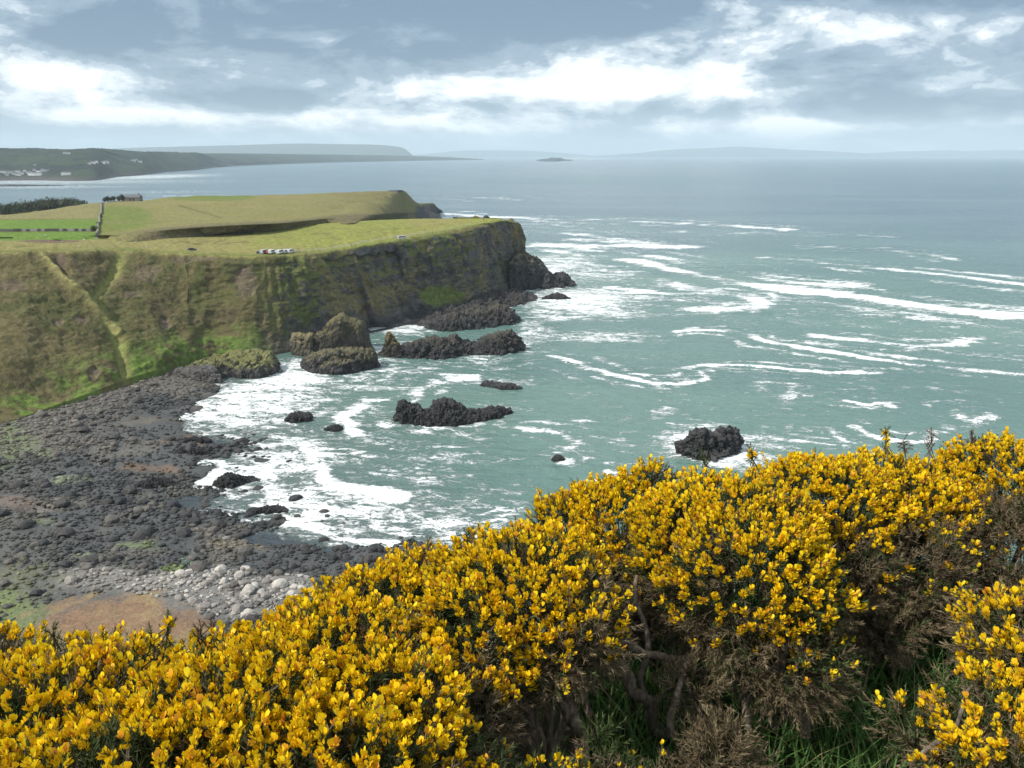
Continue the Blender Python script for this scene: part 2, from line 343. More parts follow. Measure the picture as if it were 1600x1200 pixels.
# ------------------------------------------------------------------ second terrace and headland behind
S2 = [ # foot px,py,z   scarp top   ridge   
 (-330, 376, 53, -330, 371, 53.4, -330, 338, 55), (-150, 376, 52.4, -150, 371, 53.2, -150, 337, 55), (0, 375.5, 51.9, 0, 370.5, 52.9, 0, 336, 55), (80, 376, 51.4, 80, 370.5, 52.8, 80, 327, 55.5), (150, 376, 50.5, 150, 368, 52.8, 150, 317, 56), (205, 381, 48.4, 200, 366, 52.6, 215, 313, 56), (285, 374, 47.8, 280, 358, 53.6, 310, 306, 56),
 (370, 367, 47.4, 370, 352, 54.2, 390, 305.5, 54), (440, 360, 48, 440, 349, 53, 470, 303, 52), (505, 353, 47, 520, 341, 51, 550, 300, 48), (570, 349, 46, 590, 335, 48, 600, 298, 46), (610, 347, 40, 628, 333, 40, 622, 296.5, 45), (640, 346, 26, 645, 332, 32, 634, 300, 43), (662, 345, 0, 660, 330, 14, 652, 317, 24), (683, 344, 0, 677, 332, 10, 677, 317.5, 22), (692, 343, 0, 687, 335, 7, 682, 326, 15)]
S2 = np.array(S2, float); NU2 = 360; key = np.linspace(0, len(S2)-1, NU2)
Fc2, Sc2, Rc2 = (unp(S2[:, i], S2[:, i+1], S2[:, i+2]) for i in (0, 3, 6))
# the tip stands at the waterline seen beyond the first headland
for i, (yy) in zip(range(11, 16), (1060, 1150, 1215, 1255, 1275)):
    Fc2[i] = unY(S2[i, 0], S2[i, 1], yy); Fc2[i, 2] = 0; Sc2[i] = unY(S2[i, 3], S2[i, 4], yy+25); Rc2[i] = unY(S2[i, 6], S2[i, 7], yy+(60 if i < 13 else 45))
F2, Sp, Rg = (resamp(A, NU2, key) for A in (Fc2, Sc2, Rc2))
t1 = np.linspace(0, 1, 36)[:-1]; t2 = np.linspace(0, 1, 84); 
A1 = F2[:, None]+(Sp-F2)[:, None]*t1[None, :, None]; A2 = Sp[:, None]+(Rg-Sp)[:, None]*t2[None, :, None]
A1[..., 1] -= (7*fbm(A1/16., 4, 111)*np.sin(math.pi*t1)[None]); A1[..., 2] += 1.2*fbm(A1/9., 3, 113)*np.sin(math.pi*t1)[None]
A2[..., 2] += (1.3*fbm(A2/60., 3, 115)+.4*fbm(A2/14., 3, 117))*np.sin(math.pi*t2)[None]**.5
A2[..., 2] += .5*fbm(A2/20., 3, 119)*sst(t2, .6, 1)[None]+2.8*fbm(A2*(1/26., 1/60., 1/26.), 4, 118)*np.sin(math.pi*t2)[None]**.6*sst(np.linspace(0, 15, NU2), 8.3, 10)[:, None]
bk = Rg[:, None]+np.array((0, 25, -5.)); bk2 = Rg[:, None]*(1, 1, 0)+np.array((0, 160, -3.)); ft = F2[:, None].copy(); ft[..., 2] = -4; ft[..., 1] -= 6
L2 = np.concatenate([ft, A1, A2, bk, bk2], 1); XY = proj(L2); px, py = XY[..., 0], XY[..., 1]; n1 = fbm(L2/40., 4, 121); n2 = fbm(L2/10., 4, 123); n3 = fbm(L2/160., 3, 125)
NL = gnormal(L2); upz = np.abs(NL[..., 2])
c = mixc(np.broadcast_to((.21, .195, .08), L2.shape), (.18, .19, .055), sst(n3+.4*n1, -.1, .5)); c = mixc(c, (.26, .21, .10), sst(n1+.3*n2, .1, .7)*.7); c = mixc(c, (.15, .14, .06), sst(px+40*n1, 480, 600)*.75)
c = mixc(c, (.14, .18, .045), sst(1-((px-185)/60)**2-((py-340)/22)**2, 0, .5)*.8); c = mixc(c, (.14, .18, .045), sst(1-((px-330)/80)**2-((py-308)/7)**2, 0, .5)*.8)
c = mixc(c, (.22, .20, .09), sst(155-px, 0, 4)); c = mixc(c, (.13, .205, .04), sst(154-px, 0, 3)*sst(py, 342, 344))
for (a, b, wd, colr) in [((150, 372), (160, 318), 1.6, (.30, .28, .20)), ((0, 362), (150, 361), 1.0, (.09, .10, .04)), ((280, 321), (345, 340), 1.2, (.12, .12, .05)), ((0, 343.5), (152, 342), .8, (.14, .15, .05)), ((165, 348), (330, 345), 1.0, (.19, .18, .08))]:
    d = segdist(XY.reshape(-1, 2), np.array(a, float), np.array(b, float)).reshape(px.shape); c = mixc(c, colr, np.exp(-(d/wd)**2)*.9)
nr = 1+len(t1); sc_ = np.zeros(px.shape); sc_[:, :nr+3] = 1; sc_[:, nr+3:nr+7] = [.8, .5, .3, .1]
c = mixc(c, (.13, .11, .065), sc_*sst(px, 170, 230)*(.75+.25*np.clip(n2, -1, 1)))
c = mixc(c, C_rock, sst(px, 645, 655)*sst(py+3*n2, 319, 323)); c = mixc(c, C_rock*1.2, sst(1-((px-622)/18)**2-((py-298)/3)**2, 0, .4))
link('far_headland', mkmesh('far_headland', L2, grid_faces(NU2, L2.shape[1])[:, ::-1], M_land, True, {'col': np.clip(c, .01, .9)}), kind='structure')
H2P = L2[:, nr:-2].reshape(-1, 3); H2X = proj(H2P)

# ------------------------------------------------------------------ beach
shore = [(296, 566), (312, 582), (335, 600), (312, 625), (288, 655), (300, 672), (350, 678), (392, 690), (398, 706), (360, 716), (318, 722), (298, 740), (300, 756), (360, 765), (395, 768), (360, 778), (340, 790), (400, 806), (455, 826), (520, 842), (590, 856), (700, 872), (900, 905), (1300, 980), (1800, 1040)]
SHW = unp(*np.array(shore, float).T, 0)[:, :2]
LANDP = np.vstack([SHW, [(400, 60), (-600, 60), (-600, 420), (SHW[0, 0], 420)]])
def shore_sd(Pxy):
    d = polydist(Pxy, SHW); return np.where(inpoly(Pxy, LANDP), d, -d)
POOLS = [((262, 742), (42, 9)), ((292, 782), (46, 14)), ((425, 842), (70, 13)), ((150, 735), (24, 6)), ((295, 876), (17, 11)), ((55, 812), (22, 6)), ((205, 820), (26, 6)), ((345, 690), (30, 7))]
def beach_z(Pxy, sd=None):
    sd = shore_sd(Pxy) if sd is None else sd; p3 = np.c_[Pxy, Pxy[:, :1]*0]
    z = np.where(sd > 0, 4.6*(1-np.exp(-np.maximum(sd, 0)/42))+.02*np.maximum(sd, 0), np.maximum(sd*.05, -4))
    for (cx, cy_), (rx, ry) in POOLS:
        c0 = unp(cx, cy_, 0)[:2]; q2 = ((Pxy[:, 0]-c0[0])/(rx*c0[1]/F))**2+((Pxy[:, 1]-c0[1])/(ry*c0[1]**2/(EYE*F)))**2; z = z-(np.maximum(z, 0)*.95+.35)*np.exp(-q2**1.5)
    return z+(.42+.5*np.exp(-np.abs(sd)/22))*fbm(p3/9., 4, 201)*np.clip(1.2-np.maximum(sd, 0)/120, .4, 1)-.12-.22*np.exp(-np.abs(sd-14)/14)+.3*fbm(p3/34., 2, 207)
gx, gy = np.meshgrid(np.arange(-330, 180, 1.8), np.arange(100, 400, 1.8), indexing='ij')
bxy = np.c_[gx.ravel(), gy.ravel()]; bsd = shore_sd(bxy); bz = beach_z(bxy, bsd)
BP = np.c_[bxy, bz]; XYb = proj(BP); bpx, bpy_ = XYb.T
PATCH = [((232, 732), (55, 9), (.20, .105, .045)), ((300, 686), (50, 8), (.19, .11, .05)), ((20, 785), (45, 14), (.20, .13, .09)), ((235, 660), (60, 12), (.15, .12, .08)),
         ((245, 852), (60, 8), (.11, .14, .055)), ((205, 852), (20, 6), (.16, .21, .06)), ((270, 888), (22, 7), (.15, .20, .05)), ((200, 888), (14, 5), (.17, .22, .07)), ((70, 815), (40, 6), (.16, .18, .08)), ((105, 750), (60, 8), (.16, .18, .11)), ((60, 710), (40, 10), (.16, .18, .10)), ((130, 870), (24, 5), (.24, .25, .16)), ((40, 910), (70, 45), (.145, .15, .075)), ((95, 820), (25, 5), (.18, .22, .17)), ((295, 875), (16, 12), (.16, .24, .18)), ((350, 850), (60, 10), (.15, .13, .09))]
def beach_col(px, py, P3, sd, pale=1.0):
    n1 = fbm(P3/7., 4, 211); n2 = fbm(P3/2.2, 3, 213); n3 = fbm(P3/25., 3, 217)
    c = mixc(np.broadcast_to((.047, .048, .049), P3.shape), (.13, .115, .092), sst(n3+.5*n1, .0, .7)*.8)
    up = sst(sd, 12, 42)*sst(730-py+20*n1, 0, 60); c = mixc(c, (.155, .135, .115), up*.8)                     # brown-grey boulders under the slope
    c = mixc(c, (.12, .115, .09), sst(sd, 30, 60)*.5)
    pl = sst(1-((px-360)/190)**2-((py-930-.02*(px-360))/44)**2+.35*n1, 0, .45); c = mixc(c, (.36, .335, .305), pale*pl*(.55+.45*sst(n2, -.6, .3)))      # pale stones at the top of the tide
    c = mixc(c, (.36, .33, .29), sst(1-((px-180)/120)**2-((py-905)/22)**2+.5*n1, 0, .6)*.55)
    for (cx, cy_), (rx, ry), cl_ in PATCH:
        d = 1-((px-cx)/rx)**2-((py-cy_)/ry)**2; c = mixc(c, cl_, sst(d+1.0*n1+.5*n2, .1, 1.2)*.8)
    return c, n1, n2
c, n1, n2 = beach_col(bpx, bpy_, BP, bsd, .55)
c = mixc(c*1.1, (.10, .10, .096), np.full(len(c), .40))
mead = sst(1-((bpx-185)/175)**2-((bpy_-985)/62)**2+.75*n1+.35*n2, 0, .6); c = mixc(c, (.225, .135, .072), mead); c = mixc(c, (.27, .20, .09), mead*sst(n1+n2*.7, .0, .7)*.8); c = mixc(c, (.20, .105, .055), mead*sst(-n2-.4*n1, .1, .8)*.7)
grn = sst(1-((bpx+20)/115)**2-((bpy_-965)/52)**2+.5*n1, 0, .5)*(1-mead); c = mixc(c, (.15, .185, .06), grn*.9)
c = mixc(c, (.20, .16, .08), sst(bpy_, 985, 1010)); c = mixc(c, (.14, .19, .05), sst(64-np.abs(bpx-0)*.8-np.abs(bpy_-690), 0, 30)*.6)
wetf = sst(bz, .6, .1); c = c*(1-.45*wetf[:, None])
beach = link('beach', mkmesh('beach', BP, grid_faces(*gx.shape), M_beach, True, {'col': c}), kind='structure')

# ------------------------------------------------------------------ near hillside under the gorse
hx = np.concatenate([np.linspace(-340, -8, 60), np.linspace(-7.8, 7.8, 70), np.linspace(8, 340, 60)]); hy = np.concatenate([np.linspace(-30, -1, 30), np.linspace(-.9, 6, 70), np.geomspace(6.2, 130, 70)])
gx2, gy2 = np.meshgrid(hx, hy, indexing='ij')
def ground_z(x, y):
    lip = 1.35+1.75*sst(x, -.9, .5)
    s = np.maximum(y-lip, 0); s = s*s/(s+.5)
    p3 = np.stack([x, y, x*0], -1)
    return EYE-1.92-1.0*s+.05*fbm(p3*2.2, 3, 301)+np.clip(y/40, 0, 1)*1.5*fbm(p3/9., 3, 303)+.25*np.clip(-y, 0, 4)
gz = np.maximum(ground_z(gx2, gy2), -6)
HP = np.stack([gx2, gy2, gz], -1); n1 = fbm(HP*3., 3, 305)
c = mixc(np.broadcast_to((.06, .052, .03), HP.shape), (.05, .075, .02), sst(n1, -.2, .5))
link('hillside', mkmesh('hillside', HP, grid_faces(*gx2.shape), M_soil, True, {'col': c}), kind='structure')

# ------------------------------------------------------------------ sea
th = np.tan(np.concatenate([np.linspace(R(-66), R(-37), 24)[:-1], np.linspace(R(-36), R(36), 390), np.linspace(R(37), R(66), 24)[1:]]))
Ys = [70.]
while Ys[-1] < 43000: Ys.append(Ys[-1]+max(.75 if Ys[-1] > 150 else 3, Ys[-1]**2/(EYE*F)*1.75))
Ys = np.array(Ys); sxg = th[:, None]*Ys[None]; syg = np.ones((len(th), 1))*Ys[None]
SP = np.stack([sxg, syg, sxg*0], -1).reshape(-1, 3); sxy = SP[:, :2]
FO = [ # foam lines: width in photo px, strength, points
 (2, .8, [(690, 333), (760, 338), (900, 343), (1000, 346), (1140, 353), (1230, 358)]), (1.5, .5, [(800, 350), (860, 351), (960, 360), (1060, 362)]),
 (1.5, .55, [(710, 307), (770, 309), (800, 312)]), (2.5, .6, [(820, 362), (880, 364), (960, 373), (1060, 386)]),
 (3.5, .95, [(1205, 402), (1300, 410), (1400, 421), (1500, 433), (1620, 447)]), (2, .5, [(1255, 384), (1330, 388), (1440, 396), (1500, 406)]), (2, .45, [(1140, 365), (1260, 365), (1390, 369)]),
 (5, .9, [(830, 384), (900, 385), (960, 384), (1060, 386)]), (3, .7, [(860, 372), (960, 378), (1040, 380)]),
 (5, 1.0, [(850, 393), (920, 399), (980, 405), (1060, 424), (1150, 441), (1240, 455), (1350, 465), (1450, 479), (1620, 498)]), (3, .7, [(1000, 398), (1100, 412), (1200, 428)]),
 (3, .9, [(1090, 422), (1200, 437), (1330, 449)]), (2.5, .8, [(1130, 424), (1240, 434), (1350, 447)]), (3, .8, [(1380, 470), (1500, 486), (1600, 488)]), (2.5, .6, [(1400, 478), (1500, 480), (1600, 490)]),
 (5, .95, [(960, 448), (1050, 458), (1120, 460), (1172, 469), (1180, 477), (1150, 484), (1080, 484), (1020, 478)]), (3, .7, [(990, 466), (1060, 471), (1140, 477)]),
 (4.5, .95, [(1060, 518), (1150, 520), (1200, 536), (1300, 550), (1400, 568), (1500, 578), (1620, 589)]), (4, .85, [(1290, 494), (1380, 493), (1440, 501)]), (3, .5, [(1200, 498), (1350, 510)]),
 (5, .75, [(1270, 524), (1400, 538), (1480, 542), (1540, 533), (1570, 523), (1510, 514)]), (3, .55, [(1400, 542), (1520, 556), (1620, 566)]),
 (4.5, .95, [(945, 585), (1000, 597), (1060, 600), (1092, 592), (1088, 582)]), (4, .9, [(1060, 576), (1120, 568), (1200, 571), (1300, 580), (1375, 585)]), (3, .6, [(1040, 590), (1080, 573), (1130, 567)]),
 (11, .95, [(1042, 636), (1015, 652), (985, 668), (955, 686), (968, 694)]), (6, .6, [(820, 674), (870, 680), (912, 698)]), (5, .6, [(830, 664), (890, 668), (940, 672)]), (8, .7, [(868, 724), (890, 700), (910, 688)]),
 (8, .72, [(1185, 600), (1235, 598), (1245, 612), (1215, 632), (1165, 634)]), (6, .75, [(1270, 617), (1310, 607), (1365, 602)]), (7, .85, [(1335, 668), (1370, 684), (1430, 690), (1455, 686)]), (5, .6, [(1330, 628), (1400, 634), (1380, 628)]), (7, .7, [(1100, 640), (1130, 632), (1110, 636)]), (5, .5, [(1450, 630), (1500, 625), (1600, 632)]), (8, .6, [(1500, 640), (1520, 660), (1560, 650)]), (5, .5, [(1140, 650), (1240, 648)]),
 (4, .6, [(1450, 605), (1500, 612)]), (6, .7, [(1250, 690), (1330, 700)]),
 (9, 1.0, [(560, 562), (610, 573), (660, 578), (700, 591), (728, 592)]), (7, .8, [(648, 628), (652, 610), (676, 602), (668, 594)]), (9, .95, [(582, 630), (548, 643), (535, 655), (552, 668), (560, 680)]), (5, .5, [(555, 610), (580, 632)]),
 (15, 1.0, [(500, 712), (508, 738), (540, 760), (600, 772), (625, 776)]), (9, .8, [(470, 690), (500, 712)]), (6, .6, [(850, 560), (900, 572), (950, 588)]), (8, .75, [(600, 832), (660, 838), (720, 826), (790, 818)]), (6, .6, [(640, 800), (700, 820), (780, 800)]),
 (10, .95, [(440, 812), (500, 826), (560, 842), (620, 850)]), (10, .9, [(400, 790), (450, 806), (520, 826)]), (8, .9, [(300, 730), (340, 738), (420, 745)]), (8, .7, [(940, 740), (980, 745), (1000, 742)]), (5, .6, [(860, 716), (880, 728), (905, 716), (880, 708), (860, 714)]),
 (6, .7, [(620, 552), (700, 560), (760, 560), (830, 548)]), (5, .7, [(600, 522), (650, 515), (720, 520)])]
BL = [ # foam fields: px, py, rx, ry, strength
 (905, 470, 95, 26, .82), (950, 460, 90, 16, .7), (850, 432, 45, 22, .9), (880, 410, 60, 14, .7), (920, 425, 80, 16, .6), (960, 492, 90, 8, .55), (930, 525, 95, 12, .62), (830, 520, 30, 30, .6), (850, 490, 40, 12, .7), (560, 590, 120, 28, .55),
 (400, 630, 125, 48, .82), (450, 600, 75, 24, .9), (330, 640, 50, 30, .8), (520, 600, 90, 22, .55), (440, 720, 110, 60, .74), (360, 740, 70, 24, .8), (480, 790, 115, 48, .78), (560, 800, 130, 52, .66), (700, 790, 130, 55, .50), (640, 700, 150, 65, .40), (700, 830, 160, 30, .66), (560, 690, 90, 60, .46), (1110, 695, 90, 42, .98), (1190, 690, 70, 22, .62), (1040, 700, 40, 26, .45), (1010, 720, 90, 22, .42), (780, 650, 60, 20, .42), (710, 670, 110, 16, .45), (785, 602, 55, 12, .52), (872, 718, 22, 12, .7), (1280, 480, 420, 40, .22), (1150, 600, 300, 60, .20), (1300, 690, 180, 40, .32), (700, 560, 150, 20, .45), (1450, 530, 250, 40, .22), (820, 600, 200, 40, .2), (680, 548, 150, 18, .6), (630, 515, 60, 12, .7), (450, 575, 60, 14, .8), (870, 465, 40, 10, .8), (60, 284, 250, 5, .5), (240, 276, 80, 5, .6), (60, 292, 160, 3, .45), (250, 300, 100, 2.5, .35), (900, 248, 60, 1.2, .5), (300, 306, 80, 2, .4)]
foam = np.zeros(len(SP)); vis = np.hypot(sxy[:, 0], sxy[:, 1]) < 12000
jx = np.stack([fbm(SP/60., 3, 401), fbm(SP/60., 3, 405), np.zeros(len(SP))], -1)
jf = np.stack([fbm(SP*(1/16., 1/9., 1), 3, 403), fbm(SP*(1/16., 1/9., 1), 3, 407)], -1)
JX = sxy+(jx[:, :2]*4+jf*(2.0, 3.2))*np.clip(sxy[:, 1:]/400, .4, 3)
for wpx, st_, pts in FO:
    pts = np.array(pts, float); Lw = resamp(unp(pts[:, 0], pts[:, 1], 0)[:, :2], len(pts)*5)
    rowm = Lw[:, 1]; wd = wpx*rowm.mean()**2/(EYE*F)*.72
    mg = wd*4+15; s = (JX[:, 0] > Lw[:, 0].min()-mg) & (JX[:, 0] < Lw[:, 0].max()+mg) & (JX[:, 1] > rowm.min()-mg) & (JX[:, 1] < rowm.max()+mg)
    idx = np.nonzero(s)[0]
    if not len(idx): continue
    br = .80+.6*fbm(SP[idx]*(1/45., 1/30., 1), 3, 411)
    d = polydist(JX[idx], Lw); d2 = np.minimum(polydist(JX[idx], Lw+(wd*2, wd*2.3)), polydist(JX[idx], Lw-(wd*3, wd*2.0)))
    foam[idx] = np.maximum(foam[idx], np.maximum(st_*br*np.exp(-(d/wd)**2)*1.0, .55*st_*br*np.exp(-(d2/(wd*.9))**2)))
fb = np.zeros(len(SP))
for cx, cy_, rx, ry, st_ in BL:
    c0 = unp(cx, cy_, 0)[:2]; sxm = c0[1]/(F*.96); sym = c0[1]**2/(EYE*F)
    d = ((JX[:, 0]-c0[0])/(rx*sxm))**2+((JX[:, 1]-c0[1])/(ry*sym))**2; fb = np.maximum(fb, st_*np.exp(-d**1.5*.8))
sd = shore_sd(sxy)
surf = np.exp(-(np.maximum(-sd, 0)/14)**1.5)*.55*sst(proj(SP)[:, 1], 560, 600); fb = np.maximum(fb, surf)
inl = sst(sd, 1, 7); foam = np.maximum(foam, fb*.8)*(1-inl)
dist = np.hypot(sxy[:, 0], sxy[:, 1]); XYs = proj(SP)
teal = np.array((.125, .215, .188)); deep = np.array((.096, .158, .182)); gry = np.array((.12, .145, .135)); pool = np.array((.06, .075, .085))
nb = fbm(SP*(1/160., 1/300., 1), 3, 421)
c = mixc(np.broadcast_to(teal, SP.shape), deep, sst(dist+180*nb, 520, 1500)); 
shal = np.exp(-np.maximum(-sd, 0)/38)*sst(900-XYs[:, 0], 0, 300); c = mixc(c, gry, shal*.8); c = mixc(c, pool, inl)
c = mixc(c, (.055, .14, .15), sst(1-((XYs[:, 0]-950)/260)**2-((XYs[:, 1]-283)/12)**2, 0, .8)*.6)
sw = (.35*fbm(SP*(1/30., 1/14., 1), 3, 431)+.18*fbm(SP*(1/9., 1/5., 1), 3, 433))*np.clip(1-dist/1800, 0, 1)*sst(-sd, 0, 25)
SP[:, 2] = sw+.7*foam*sst(-sd, 4, 25)*np.clip(1-dist/1500, 0, 1)
sea = link('sea', mkmesh('sea', SP, grid_faces(*sxg.shape), M_sea, True, {'col': c, 'foam': foam}), kind='structure')

# ------------------------------------------------------------------ rocks in and beside the sea
def rock(name, cols, depth, label, rough=1.0, nu=None, nv=60, tint=None, top=None, kind=None, cell=2.2, peak=.5, e=2.6, mat=None, zb=0, skirt=-2.0, group=None, lean=0.0, category='rock', parent=None, smooth=False):
    cols = np.array(cols, float); wpx = cols[-1, 0]-cols[0, 0]; nu = nu or int(np.clip(wpx*1.25, 30, 260)); kx = np.linspace(0, len(cols)-1, nu)
    cc = resamp(cols, nu, kx); Pf = unp(cc[:, 0], cc[:, 2], zb); D = np.interp(np.linspace(0, 1, nu), np.linspace(0, 1, len(depth)), depth) if hasattr(depth, '__len__') else depth*np.clip(np.sin(np.linspace(.04, math.pi-.04, nu)), .12, 1)**.6
    Pk = unY(cc[:, 0], cc[:, 1], Pf[:, 1]+D*peak); ht = np.maximum(Pk[:, 2]-zb, .15)
    wv = np.linspace(0, 1, nv); u_ = 2*wv-1; s = .5+.5*np.sign(u_)*np.abs(u_)**.55; s = np.interp(s, [0, .5, 1], [0, peak, 1])
    pr = np.clip(1-np.abs(u_)**e, 0, 1)**(1/1.4) if e >= 1.6 else np.clip(1-np.abs(u_)**1.6, 0, 1)
    G = np.empty((nu, nv, 3)); G[..., 1] = Pf[:, None, 1]+D[:, None]*s[None]; xs = (Pk[:, 0]/Pk[:, 1]); G[..., 0] = xs[:, None]*(Pf[:, 1]+D*peak)[:, None]+lean*(G[..., 1]-Pf[:, None, 1]); G[..., 2] = zb+ht[:, None]*pr[None]
    NN = gnormal(G); NN *= np.sign(NN[..., 2:]+1e-6)
    f1, ed, idv = worley(G/cell, 7); f1b, edb, idb = worley(G/(cell*.45), 17)
    rdg = 1-np.abs(fbm(G*(1, 1, .6)/(cell*2.2), 4, 27))*1.6; d = rough*cell*((idv-.5)*.55+.22*sst(ed, 0, .2)+.20*(idb-.5)+.08*sst(edb, 0, .2)+.45*fbm(G/(cell*3), 3, 23)+.5*(rdg-.55)); d = 1.35*(d-d.mean())-.10*rough*cell
    fade = np.minimum(1, ht/(cell*1.0))[:, None]
    G = G+NN*(d*fade)[..., None]
    G[:, 0, 2] = skirt+zb; G[:, -1, 2] = skirt+zb; G[0, :, 2] = np.minimum(G[0, :, 2], zb-.2); G[-1, :, 2] = np.minimum(G[-1, :, 2], zb-.2)
    c = .66*(tint if tint is not None else C_rock)*(.75+.5*idv+.25*fbm(G/cell, 3, 29))[..., None]
    NN = gnormal(G); uz = np.abs(NN[..., 2])
    if top is not None:
        colr, z0, z1 = top; c = mixc(c, colr, sst(G[..., 2]+1.5*fbm(G/3, 3, 31), z0, z1)*sst(uz+.3*fbm(G/2, 2, 37), .2, .6))
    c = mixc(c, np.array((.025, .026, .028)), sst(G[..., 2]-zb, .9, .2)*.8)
    base = Vector((float(G[..., 0].mean()), float(G[..., 1].mean()), zb)); 
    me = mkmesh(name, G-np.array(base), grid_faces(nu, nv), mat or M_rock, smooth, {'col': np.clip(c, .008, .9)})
    o = link(name, me, parent, base)
    if kind: o['kind'] = kind
    elif not parent:
        o['label'] = label; o['category'] = category
        if group: o['group'] = group
    return o
brown = np.array((.105, .092, .07)); olive = (.125, .11, .05)
stk = rock('sea_stack', [(488, 548, 552), (493, 523, 556), (504, 519, 556), (513, 507, 556), (523, 496, 556), (534, 493, 556), (544, 498, 555), (556, 501, 553), (566, 505, 552), (572, 520, 550), (577, 535, 549), (584, 545, 549)], 20, 'tall rounded sea stack with mossy brown top below the cliff', .30, nv=54, tint=brown*.8, top=(olive, 5, 12), cell=3.0, e=3.2)
rock('rock_stump', [(454, 545, 553), (457, 524, 555), (466, 521, 556), (478, 522, 557), (487, 521, 557), (491, 530, 556), (494, 550, 555)], 11, 'squat square tan stump of rock at the left foot of the sea stack', .5, tint=np.array((.15, .13, .09)), top=(C_lichen*.7, 4, 8), cell=2.4, e=4)
rock('rock_ledge', [(472, 568, 572), (480, 556, 580), (500, 551, 585), (530, 547, 587), (560, 546, 584), (580, 548, 580), (588, 560, 576), (594, 573, 575)], 17, 'broad dark ledge of rock in the surf in front of the sea stack', .7, tint=C_rock*.9, top=((.13, .115, .065), 2.5, 6), e=3.4)
rock('rock_shelf', [(285, 575, 590), (310, 563, 592), (340, 557, 592), (365, 554, 591), (395, 553, 592), (415, 556, 592), (430, 566, 588), (436, 580, 583)], 24, 'flat rock shelf with grassy top between the beach and the cliff', .5, tint=np.array((.085, .08, .078)), top=((.17, .17, .06), 3.6, 5.5), e=4, cell=3)
rock('rock_slab', [(262, 581, 589), (285, 574, 592), (310, 572, 596), (330, 575, 599), (345, 585, 600)], 12, 'low grey sloping slab of rock where the beach meets the rock shelf', .35, tint=np.array((.15, .14, .135)), e=4, cell=3)
rock('rock_pinnacle', [(592, 552, 556), (598, 540, 559), (604, 524, 560), (608, 519, 560), (613, 526, 560), (621, 534, 560), (627, 545, 559), (632, 553, 557)], 9, 'small pointed rock with orange lichen tip between stack and reef', .5, tint=brown*.7, top=((.17, .125, .05), 5, 8), e=2, cell=1.8)
rock('reef', [(590, 552, 556), (612, 545, 560), (640, 537, 562), (665, 531, 562), (690, 529, 562), (712, 525, 560), (730, 536, 557), (743, 540, 556), (752, 533, 556), (765, 525, 556), (785, 519, 556), (800, 519, 554), (810, 530, 551), (819, 545, 548)], 27, 'long jagged black reef running out past the pointed rock', 1.0, nv=54, tint=C_rock*.95, top=((.07, .062, .05), 4, 8), cell=2.0, e=1.5)
rock('reef', [(652, 507, 510), (680, 502, 516), (700, 494, 518), (720, 487, 517), (745, 484, 515), (770, 478, 512), (787, 480, 510), (800, 487, 508), (813, 500, 505)], 40, 'wide dark reef with a domed right end under the cliff', 1.0, nv=54, tint=C_rock, top=((.08, .07, .055), 4, 8), cell=2.4, e=1.5)
rock('rock_platform', [(600, 515, 520), (640, 503, 514), (690, 484, 508), (740, 466, 495), (765, 458, 488), (790, 454, 481), (812, 455, 478), (835, 462, 473), (850, 468, 470)], 52, 'bouldery rock platform along the foot of the sea cliff', .9, nv=54, tint=np.array((.075, .068, .065)), cell=2.6, peak=.75, e=1.5)
rock('rock_shoulder', [(796, 420, 457), (806, 402, 456), (818, 397, 454), (832, 399, 453), (843, 404, 452), (850, 415, 452), (858, 427, 451), (868, 436, 450), (876, 446, 449)], 44, 'steep dark rock shoulder stepping down from the end of the cliff', .7, nv=80, tint=C_rock*.95, top=((.11, .10, .06), 14, 22), cell=3.4, e=2.4)
rock('reef', [(858, 441, 449), (868, 431, 450), (878, 429, 450), (888, 434, 449), (896, 440, 448), (903, 446, 447)], 30, 'small black reef in white water at the very tip of the headland', 1.0, tint=C_rock*.9, cell=2.4, e=1.5)
rock('sea_rock', [(846, 465, 468), (865, 461, 469), (880, 462, 469), (893, 466, 468)], 12, 'low flat rock awash in foam off the headland tip', .8, tint=C_rock*.8)
rock('rock_island', [(617, 650, 656), (622, 633, 661), (631, 627, 664), (640, 629, 665), (652, 634, 666), (663, 638, 667), (672, 634, 668), (684, 627, 668), (698, 624, 668), (712, 630, 668), (724, 636, 666), (738, 641, 664), (748, 644, 661), (760, 640, 659), (775, 638, 656), (790, 639, 651), (802, 644, 647)], 16, 'jagged black rock island with two humps in the middle of the bay', 1.05, nv=54, tint=C_rock*.85, cell=1.25, e=1.5)
rock('sea_rock', [(750, 601, 604), (760, 597, 606), (772, 598, 607), (784, 599, 609), (800, 600, 609), (817, 606, 608)], 8, 'low grey rock nearly awash behind the two humped island', .6, tint=C_rock, cell=1.2)
rock('sea_rock', [(1055, 708, 712), (1066, 690, 717), (1080, 680, 721), (1095, 675, 723), (1108, 677, 722), (1117, 686, 720), (1126, 672, 718), (1140, 668, 714), (1150, 672, 709), (1156, 686, 704), (1160, 698, 701)], 11, 'dark split boulder rock ringed by white surf beside the gorse ridge', 1.15, nv=70, tint=C_rock*1.05, cell=1.5, e=1.5)
rock('sea_rock', [(860, 719, 721), (866, 714, 723), (874, 713, 724), (880, 716, 723), (884, 720, 721)], 4, 'tiny dark rock ringed with foam in the green bay', .7, tint=C_rock*.8, cell=.8)
rock('sea_rock', [(445, 655, 658), (452, 649, 660), (465, 646, 661), (478, 646, 660), (489, 652, 657)], 7, 'low black rock in the surf left of the two humped island', .9, tint=C_rock*.8, cell=1.0)
rock('sea_rock', [(332, 757, 760), (342, 748, 762), (355, 742, 763), (367, 742, 763), (378, 747, 760), (400, 748, 753), (407, 750, 752)], 7, 'long black boulder outcrop at the edge of the surf on the beach', .9, tint=C_rock*.8, cell=.9)
